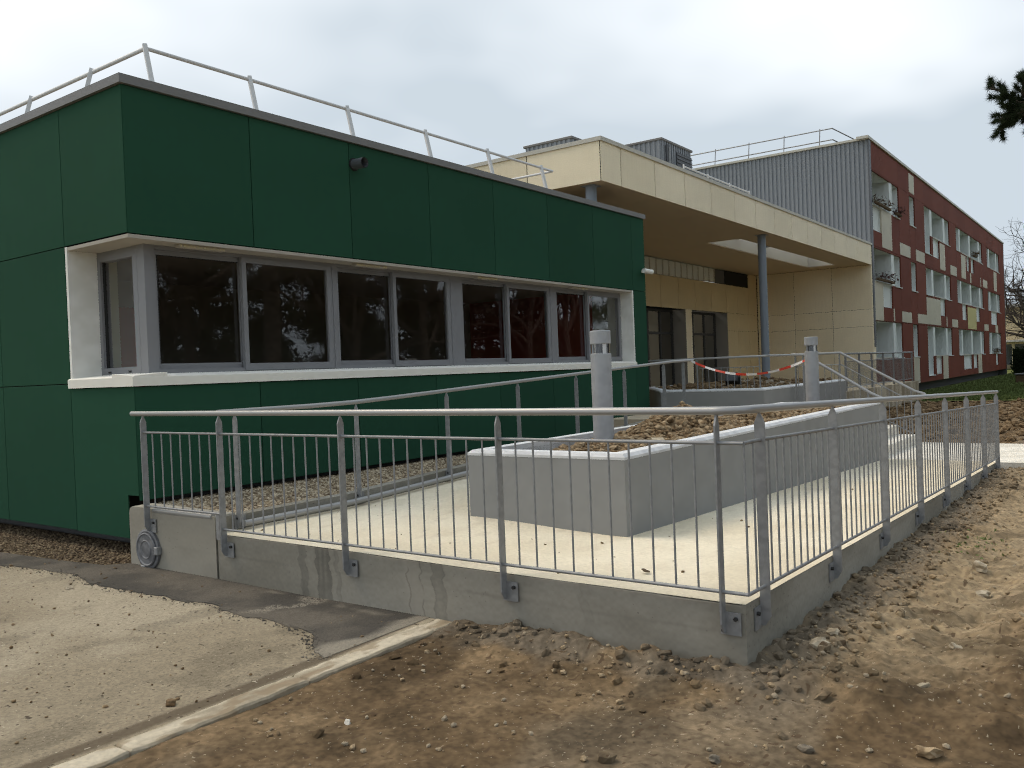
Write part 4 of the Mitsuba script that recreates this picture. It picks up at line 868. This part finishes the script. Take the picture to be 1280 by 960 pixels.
for x0, x1, z0, z1, kd in op:
    if kd == 'p':
        obj('parapet_panel', bx(x0 + .01, x1 - .01, AY + .10, AY + .13, z0 + .03, z1 + .02), 'm_apt_white', ab); continue
    y = AY + (.24 if kd == 'w' else 1.25)
    if kd == 'w':
        wk = obj('window', cat([bx(x0, x0 + .06, y, y + .06, z0, z1), bx(x1 - .06, x1, y, y + .06, z0, z1), bx(x0 + .06, x1 - .06, y, y + .06, z0, z0 + .06), bx(x0 + .06, x1 - .06, y, y + .06, z1 - .06, z1)]), 'm_apt_white', ab)
        obj('sill', bx(x0 - .03, x1 + .03, AY - .04, y, z0 - .035, z0 - .002), 'm_apt_white', wk)
        a, b_, yy_ = x0 + .06, x1 - .06, y + .03
    else:
        wk = obj('balcony_door', cat([bx(x0 + .35, x0 + .42, y, y + .06, z0 - .8, z1 - .1), bx(x0 + 1.5, x0 + 1.57, y, y + .06, z0 - .8, z1 - .1), bx(x0 + .42, x0 + 1.5, y, y + .06, z1 - .17, z1 - .1)]), 'm_apt_white', ab)
        if min(z for q in op if q[4] == 'p' and q[0] < x1 and q[1] > x0 for z in [99] + [q[2]] if True) > 0 : pass
        obj('balcony_wall', cat([bx(x0, x0 + .35, y + .02, y + .12, z0 - 1.0, z1 + .02), bx(x0 + 1.57, x1, y + .02, y + .12, z0 - 1.0, z1 + .02), bx(x0 + .35, x0 + 1.57, y + .02, y + .12, z1 - .1, z1 + .02)]), 'm_apt_white', wk)
        obj('balcony_rail', bx(x0, x1, AY - .02, AY + .06, z0 - .03, z0 + .02), 'm_trim_pale', wk)
        a, b_, yy_ = x0 + .42, x0 + 1.5, y + .03
    obj('pane', trimesh.Trimesh([(a, yy_, z0 + .05), (b_, yy_, z0 + .05), (b_, yy_, z1 - .1), (a, yy_, z1 - .1)], [[0, 1, 2], [0, 2, 3]]), 'm_glass', wk)
obj('roof_trim', bx(AX0 - .30, AX1 + .05, AY - .06, AY + .35, AZ1 + .002, AZ1 + .10), 'm_trim_pale', ab)
obj('plinth', cat([bx(36.0, AX1 - .5, AY + .5, AY + .7, -.5, AZ0 + .05)]), 'm_plinth', ab)
obj('end_wall', bx(AX1, AX1 + .25, AY + .002, AY + 9, -.3, AZ1), 'm_plinth', ab)
# ribbed grey gable above the canopy
ms = []
for y in np.arange(AY + .02, 15.6, .16): ms.append(cbx(AX0 - .06, AX0 - .02, y, y + .085, 5.6, AZ1, .008))
gk = obj('gable_cladding', bx(AX0 - .02, AX0 + .10, AY + .02, 15.6, 5.6, AZ1), 'm_corrug', ab, label='grey ribbed metal cladding of the gable')
obj('ribs', cat(ms), 'm_corrug', gk, kind='stuff')
obj('corner_trim', bx(AX0 - .10, AX0 + .10, AY - .03, AY + .015, 2.0, AZ1), 'm_corrug_dark', ab)
obj('corner_trim', bx(AX0 + .101, AX0 + .20, AY - .02, AY + .0, 4.9, AZ1), 'm_corrug_dark', ab)
obj('roof_trim', bx(AX0 - .12, AX0 + .3, AY + .352, 15.65, AZ1 + .002, AZ1 + .08), 'm_trim_pale', ab)
obj('roof', bx(AX0 + .3, AX1, AY + .352, AY + 9, AZ1 - .1, AZ1 + .02), 'm_plinth', ab)
rg = thing('roof_guardrail', 'thin double guardrail on the roof above the grey ribbed gable', 'railing')
RX = AX0 + .35
for z in (9.82, 10.24): obj('rail', cat([tube([(RX, 15.2, z), (RX, 9.0, z)], .022, 6), tube([(RX, 9.0, z), (RX + 2.2, 8.8, z)], .022, 6)]), 'm_galv', rg)
for y in (15.0, 13.6, 12.2, 10.8, 9.45): obj('post', tube([(RX - .15, y, 9.5), (RX, y, 10.3)], .02, 5), 'm_galv', rg)
r3 = thing('roof_guardrail', 'short pale guardrail on the canopy roof before the louvred rooftop box', 'railing')
for z in (6.15, 6.55): obj('rail', tube([(20.0, 9.0, z), (24.5, 9.0, z)], .02, 6), 'm_galv_light', r3)
for x in (20.0, 21.5, 23.0, 24.5): obj('post', tube([(x, 9.0, 5.8), (x, 9.0, 6.6)], .02, 6), 'm_galv_light', r3)

# plants in boxes on the balconies
def flower_box(x, z, w, mat, label, n=170, h=.22):
    t = thing('flower_box', label, 'flower box')
    obj('trough', bx(x, x + w, AY - .14, AY - .045, z + .02, z + .10), 'm_dry', t)
    p = np.column_stack([x + w * rng.random(n), AY - .1 + .13 * rng.normal(size=n), z + .12 + h * rng.random(n) ** 1.3 - .1 * (rng.random(n) < .3)])
    d = rng.normal(size=(n, 2, 3)) * .045
    v = np.stack([p, p + d[:, 0], p + d[:, 1]], 1).reshape(-1, 3)
    obj('plants', trimesh.Trimesh(v, np.arange(3 * n).reshape(-1, 3), process=False), mat, t, kind='stuff')
flower_box(33.3, 7.22, 2.4, 'm_dry', 'box of dried brown flowers on the top corner balcony')
flower_box(36.75, 7.22, .85, 'm_flower', 'dull dark red flowers in the top window beside the corner balcony')
flower_box(33.3, 4.42, 2.6, 'm_flower', 'dark red flowers on the middle corner balcony')
flower_box(57.0, 7.3, 1.0, 'm_dry', 'dark box of withered plants on a top balcony near the middle')
flower_box(64.8, 1.6, 2.2, 'm_dry', 'brown plants on the lowest balcony near the far end')

# ------------------------------------------------------------------ trees, hedge, far building
def leafcards(pos, size, seed=1, flat=False):
    g = np.random.default_rng(seed); n = len(pos); d = g.normal(size=(n, 2, 3)); d /= np.linalg.norm(d, axis=2, keepdims=True)
    s = np.broadcast_to(size, (n,))[:, None]
    v = np.stack([pos - d[:, 0] * s * .5, pos + d[:, 0] * s * .5 + d[:, 1] * s * .2, pos + d[:, 1] * s], 1).reshape(-1, 3)
    return trimesh.Trimesh(v, np.arange(3 * n).reshape(-1, 3), process=False)
def grow(base, h, seed, spread=.55, depth=5, lean=(0, 0), r0=None, kids=(2, 4), up=.25):
    g = np.random.default_rng(seed); big, small, tips = [], [], []
    def branch(p, d, L, r, lev):
        k = 5 if lev < 2 else 4
        pts = [p]; q = p.copy(); dd = d.copy()
        for i in range(k):
            dd = dd + g.normal(0, .13 + .03 * lev, 3) + np.array([0, 0, up * .12]); dd /= np.linalg.norm(dd); q = q + dd * L / k; pts.append(q)
        rr = np.linspace(r, r * .55, k + 1)
        (big if lev == 0 else small).append(tube(pts, rr, 7 if lev < 2 else 4 if lev < 4 else 3, caps=False))
        if lev >= depth: tips.append(q); return
        for i in range(int(g.integers(kids[0], kids[1] + 1)) + (2 if lev == 0 else 0)):
            t = g.uniform(.35, 1.0) if lev else g.uniform(.45, 1.0); at = np.array([np.interp(t * k, range(k + 1), np.array(pts)[:, c]) for c in range(3)])
            a = g.normal(size=3); a -= a @ dd * dd; a /= np.linalg.norm(a)
            nd = dd * g.uniform(.5, .9) + a * g.uniform(spread, spread + .5); nd /= np.linalg.norm(nd)
            branch(at, nd, L * g.uniform(.5, .78), max(r * (.62 - .2 * (1 - t)), .006), lev + 1)
        branch(q, dd, L * .7, r * .55, lev + 1)
    d0 = np.array([lean[0], lean[1], 1.0]); d0 /= np.linalg.norm(d0)
    branch(np.array(base, float), d0, h * .42, r0 or h * .02, 0)
    return cat(big), cat(small), np.array(tips)
def bare_tree(x, y, h, seed, label, group=None, z=-.3, **kw):
    t = thing('bare_tree', label, 'tree', group); b_, s_, _ = grow((x, y, z), h, seed, **kw)
    obj('trunk', b_, 'm_bark', t, smooth=True); obj('crown', s_, 'm_bark', t, smooth=True)
bare_tree(78.0, 5.2, 11.5, 3, 'bare tree just beyond the far end of the apartment block', depth=5)
bare_tree(92.0, 8.6, 13.0, 8, 'bare tree farther back, partly behind the apartment block end', depth=5)
bare_tree(84.0, 3.0, 13.0, 15, 'bare tree at the right edge of the photo, limbs reaching in', depth=5, lean=(0, .15))
# the trees behind the photographer that the windows mirror
k_ = 0
for x, y, h, sd in ((13, -8.5, 11, 21), (18, -10, 13, 22), (23, -8, 11, 23), (29, -10.5, 13, 24), (36, -9, 12, 25), (44, -11, 14, 26), (53, -9, 13, 28)):
    bare_tree(x, y, h, sd, 'bare tree standing behind the photographer, mirrored in the windows', 'trees mirrored in the windows', depth=5, kids=(2, 3))
def pine(x, y, h, seed, label, cat_='tree', group=None, n_l=40):
    g = np.random.default_rng(seed); t = thing('pine_tree', label, cat_, group)
    obj('trunk', tube([(x, y, -.3), (x + .1, y, h * .5), (x, y + .1, h)], [h * .022, h * .014, .03], 8), 'm_bark', t, smooth=True)
    P, L = [], []
    for i in range(n_l):
        zz = h * (.06 + .92 * i / n_l); l = (h * .26) * (1.05 - i / n_l) * g.uniform(.6, 1.1); a = g.uniform(0, 2 * PI); e = np.array([math.cos(a), math.sin(a), g.uniform(-.1, .25)])
        L.append(tube([(x, y, zz), np.array([x, y, zz]) + e * l], [.05, .012], 4)); m_ = int(560 * l / 3)
        tt = g.uniform(.25, 1, m_); P.append(np.array([x, y, zz]) + e * l * tt[:, None] + g.normal(0, .30, (m_, 3)))
    obj('limbs', cat(L), 'm_bark', t); P = np.concatenate(P); obj('crown', leafcards(P, .20, seed), 'm_needle', t)
for x, y, h, sd in ((15, -13, 13, 31), (20.5, -14, 14, 32), (26, -13, 13, 33), (32, -15, 15, 34), (39, -14, 14, 35), (47, -15, 15, 36), (56, -14, 14, 37), (66, -15, 15, 38), (17, -20, 13, 40), (22, -21, 14, 41), (28, -19, 13, 42), (34, -21, 15, 43), (40, -20, 13, 44), (46, -21, 14, 45), (52, -20, 13, 46), (60, -21, 15, 47), (70, -20, 14, 48)):
    pine(x, y, h, sd, 'dark conifer standing behind the photographer, mirrored in the windows', group='conifers mirrored in the windows')
# pine whose branch reaches into the top right corner
pt = thing('pine_tree', 'pine tree whose needled branch reaches into the top right corner', 'tree')
TX, TY = 14.9, -3.0
obj('trunk', tube([(TX, TY, -.3), (TX + .1, TY, 4), (TX, TY - .1, 9), (TX, TY, 12)], [.26, .22, .14, .04], 12), 'm_bark', pt, smooth=True)
g = np.random.default_rng(5); L, N = [], []
def twig(p, d, l, r, lev):
    pts = [p]; q = p.copy()
    for i in range(4):
        d = d + g.normal(0, .04 if lev == 0 else .16, 3) + np.array([0, 0, .0 if lev == 0 else .05]); d /= np.linalg.norm(d); q = q + d * l / 4; pts.append(q)
    L.append(tube(pts, np.linspace(r, r * .6, 5), 5, False))
    if lev == 2 or (lev == 1):
        m_ = 95 if lev == 2 else 45; ends = np.array(pts[2:])
        for e in ends:
            dirs = g.normal(size=(m_, 3)) + d * .9; dirs /= np.linalg.norm(dirs, axis=1, keepdims=True); N.append((e + g.normal(0, .012, (m_, 3)), dirs))
    if lev < 2:
        for i in range(9 if lev == 0 else 5):
            t = g.uniform(.3, 1) if lev else g.uniform(.84, 1.0); at = np.array([np.interp(t * 4, range(5), np.array(pts)[:, c]) for c in range(3)])
            a = g.normal(size=3); a -= a @ d * d; a /= np.linalg.norm(a); nd = d * .8 + a * .7 + np.array([0, 0, .06]); nd /= np.linalg.norm(nd)
            twig(at, nd, l * (g.uniform(.07, .12) if lev == 0 else g.uniform(.35, .5)), r * .55, lev + 1)
for z0, target, n_ in ((4.5, np.array([13.78, 1.26, 5.0]), 1), (4.8, np.array([13.85, 1.05, 5.26]), 1), (4.15, np.array([13.95, .98, 4.66]), 1), (7.0, np.array([13.2, -.2, 7.6]), 1), (8.5, np.array([15.5, -.5, 9.2]), 1)):
    p0 = np.array([TX, TY, z0]); d = target - p0; l = np.linalg.norm(d); twig(p0, d / l, l, .045, 0)
obj('branches', cat(L), 'm_bark', pt, smooth=True)
b0 = np.concatenate([a for a, _ in N]); dn = np.concatenate([d for _, d in N]); ln = 0.085 * (0.6 + .6 * g.random(len(b0)))
sd_ = np.cross(dn, g.normal(size=dn.shape)); sd_ /= np.linalg.norm(sd_, axis=1, keepdims=True)
v = np.stack([b0 - sd_ * .0034, b0 + sd_ * .0034, b0 + dn * ln[:, None]], 1).reshape(-1, 3)
obj('needles', trimesh.Trimesh(v, np.arange(len(v)).reshape(-1, 3), process=False), 'm_needle', pt)
# hedge and the pale building beyond the far end
hk = thing('hedge', 'dark clipped hedge beyond the far corner of the apartment block', 'hedge')
n = 9000
hp = np.column_stack([72.3 + 1.4 * rng.random(n), -14 + 21.4 * rng.random(n), -.1 + 2.05 * rng.random(n)]); face = rng.random(n) < .7
hp[face, 0] = 72.3 + .12 * rng.normal(size=face.sum())
obj('leaves', leafcards(hp, .17, 4), 'm_hedge', hk); obj('core', bx(72.5, 73.6, -14, 7.3, -.2, 1.85), 'm_needle', hk)
fb_ = thing('far_building', 'pale cream building behind the hedge at the right edge', 'building')
obj('wall', cat([bx(96, 97, -40, 40, 2.75, 5.9), bx(97.5, 98, -40, 40, -.5, 2.75)]), 'm_far_cream', fb_)
obj('eave', cat([cbx(92.5, 97, -40, 40, 2.55, 2.75, .02)]), 'm_far_roof', fb_)
for y in (9.3, 4.0, -1.5): obj('column', tube([(93.2, y, -.5), (93.2, y, 2.55)], .14, 10), 'm_far_cream', fb_, smooth=50)
obj('roof', cat([bx(95.6, 99, -40, 40, 5.9, 6.25)]), 'm_far_roof', fb_)
obj('window_band', cat([bx(97.4, 97.5, y, y + 2.6, .4, 2.4) for y in np.arange(-30, 30, 3.2)]), 'm_corrug', fb_, kind='stuff')
# low dark box on the lawn
gb2 = thing('ground_box', 'small dark brown box standing on the lawn at the right edge', 'box')
obj('body', cbx(51.0, 52.2, 4.05, 5.05, -.2, .42, .03), 'm_dry', gb2); obj('lid', cbx(50.95, 52.25, 4.0, 5.1, .42, .50, .02), 'm_plinth', gb2)
# small weeds at the foot of the side wall
n = 90
wp = np.column_stack([8.0 + .55 * rng.normal(size=n) * .5, 1.12 + .14 * rng.normal(size=n), 0 * np.arange(n)]); wp[:, 2] = terrain(wp[:, 0], wp[:, 1]) + .02 * rng.random(n)
solid('weeds', leafcards(wp, .03, 12), 'm_grass', 'small green weeds on the dirt beside the side wall', 'weeds', kind='stuff')
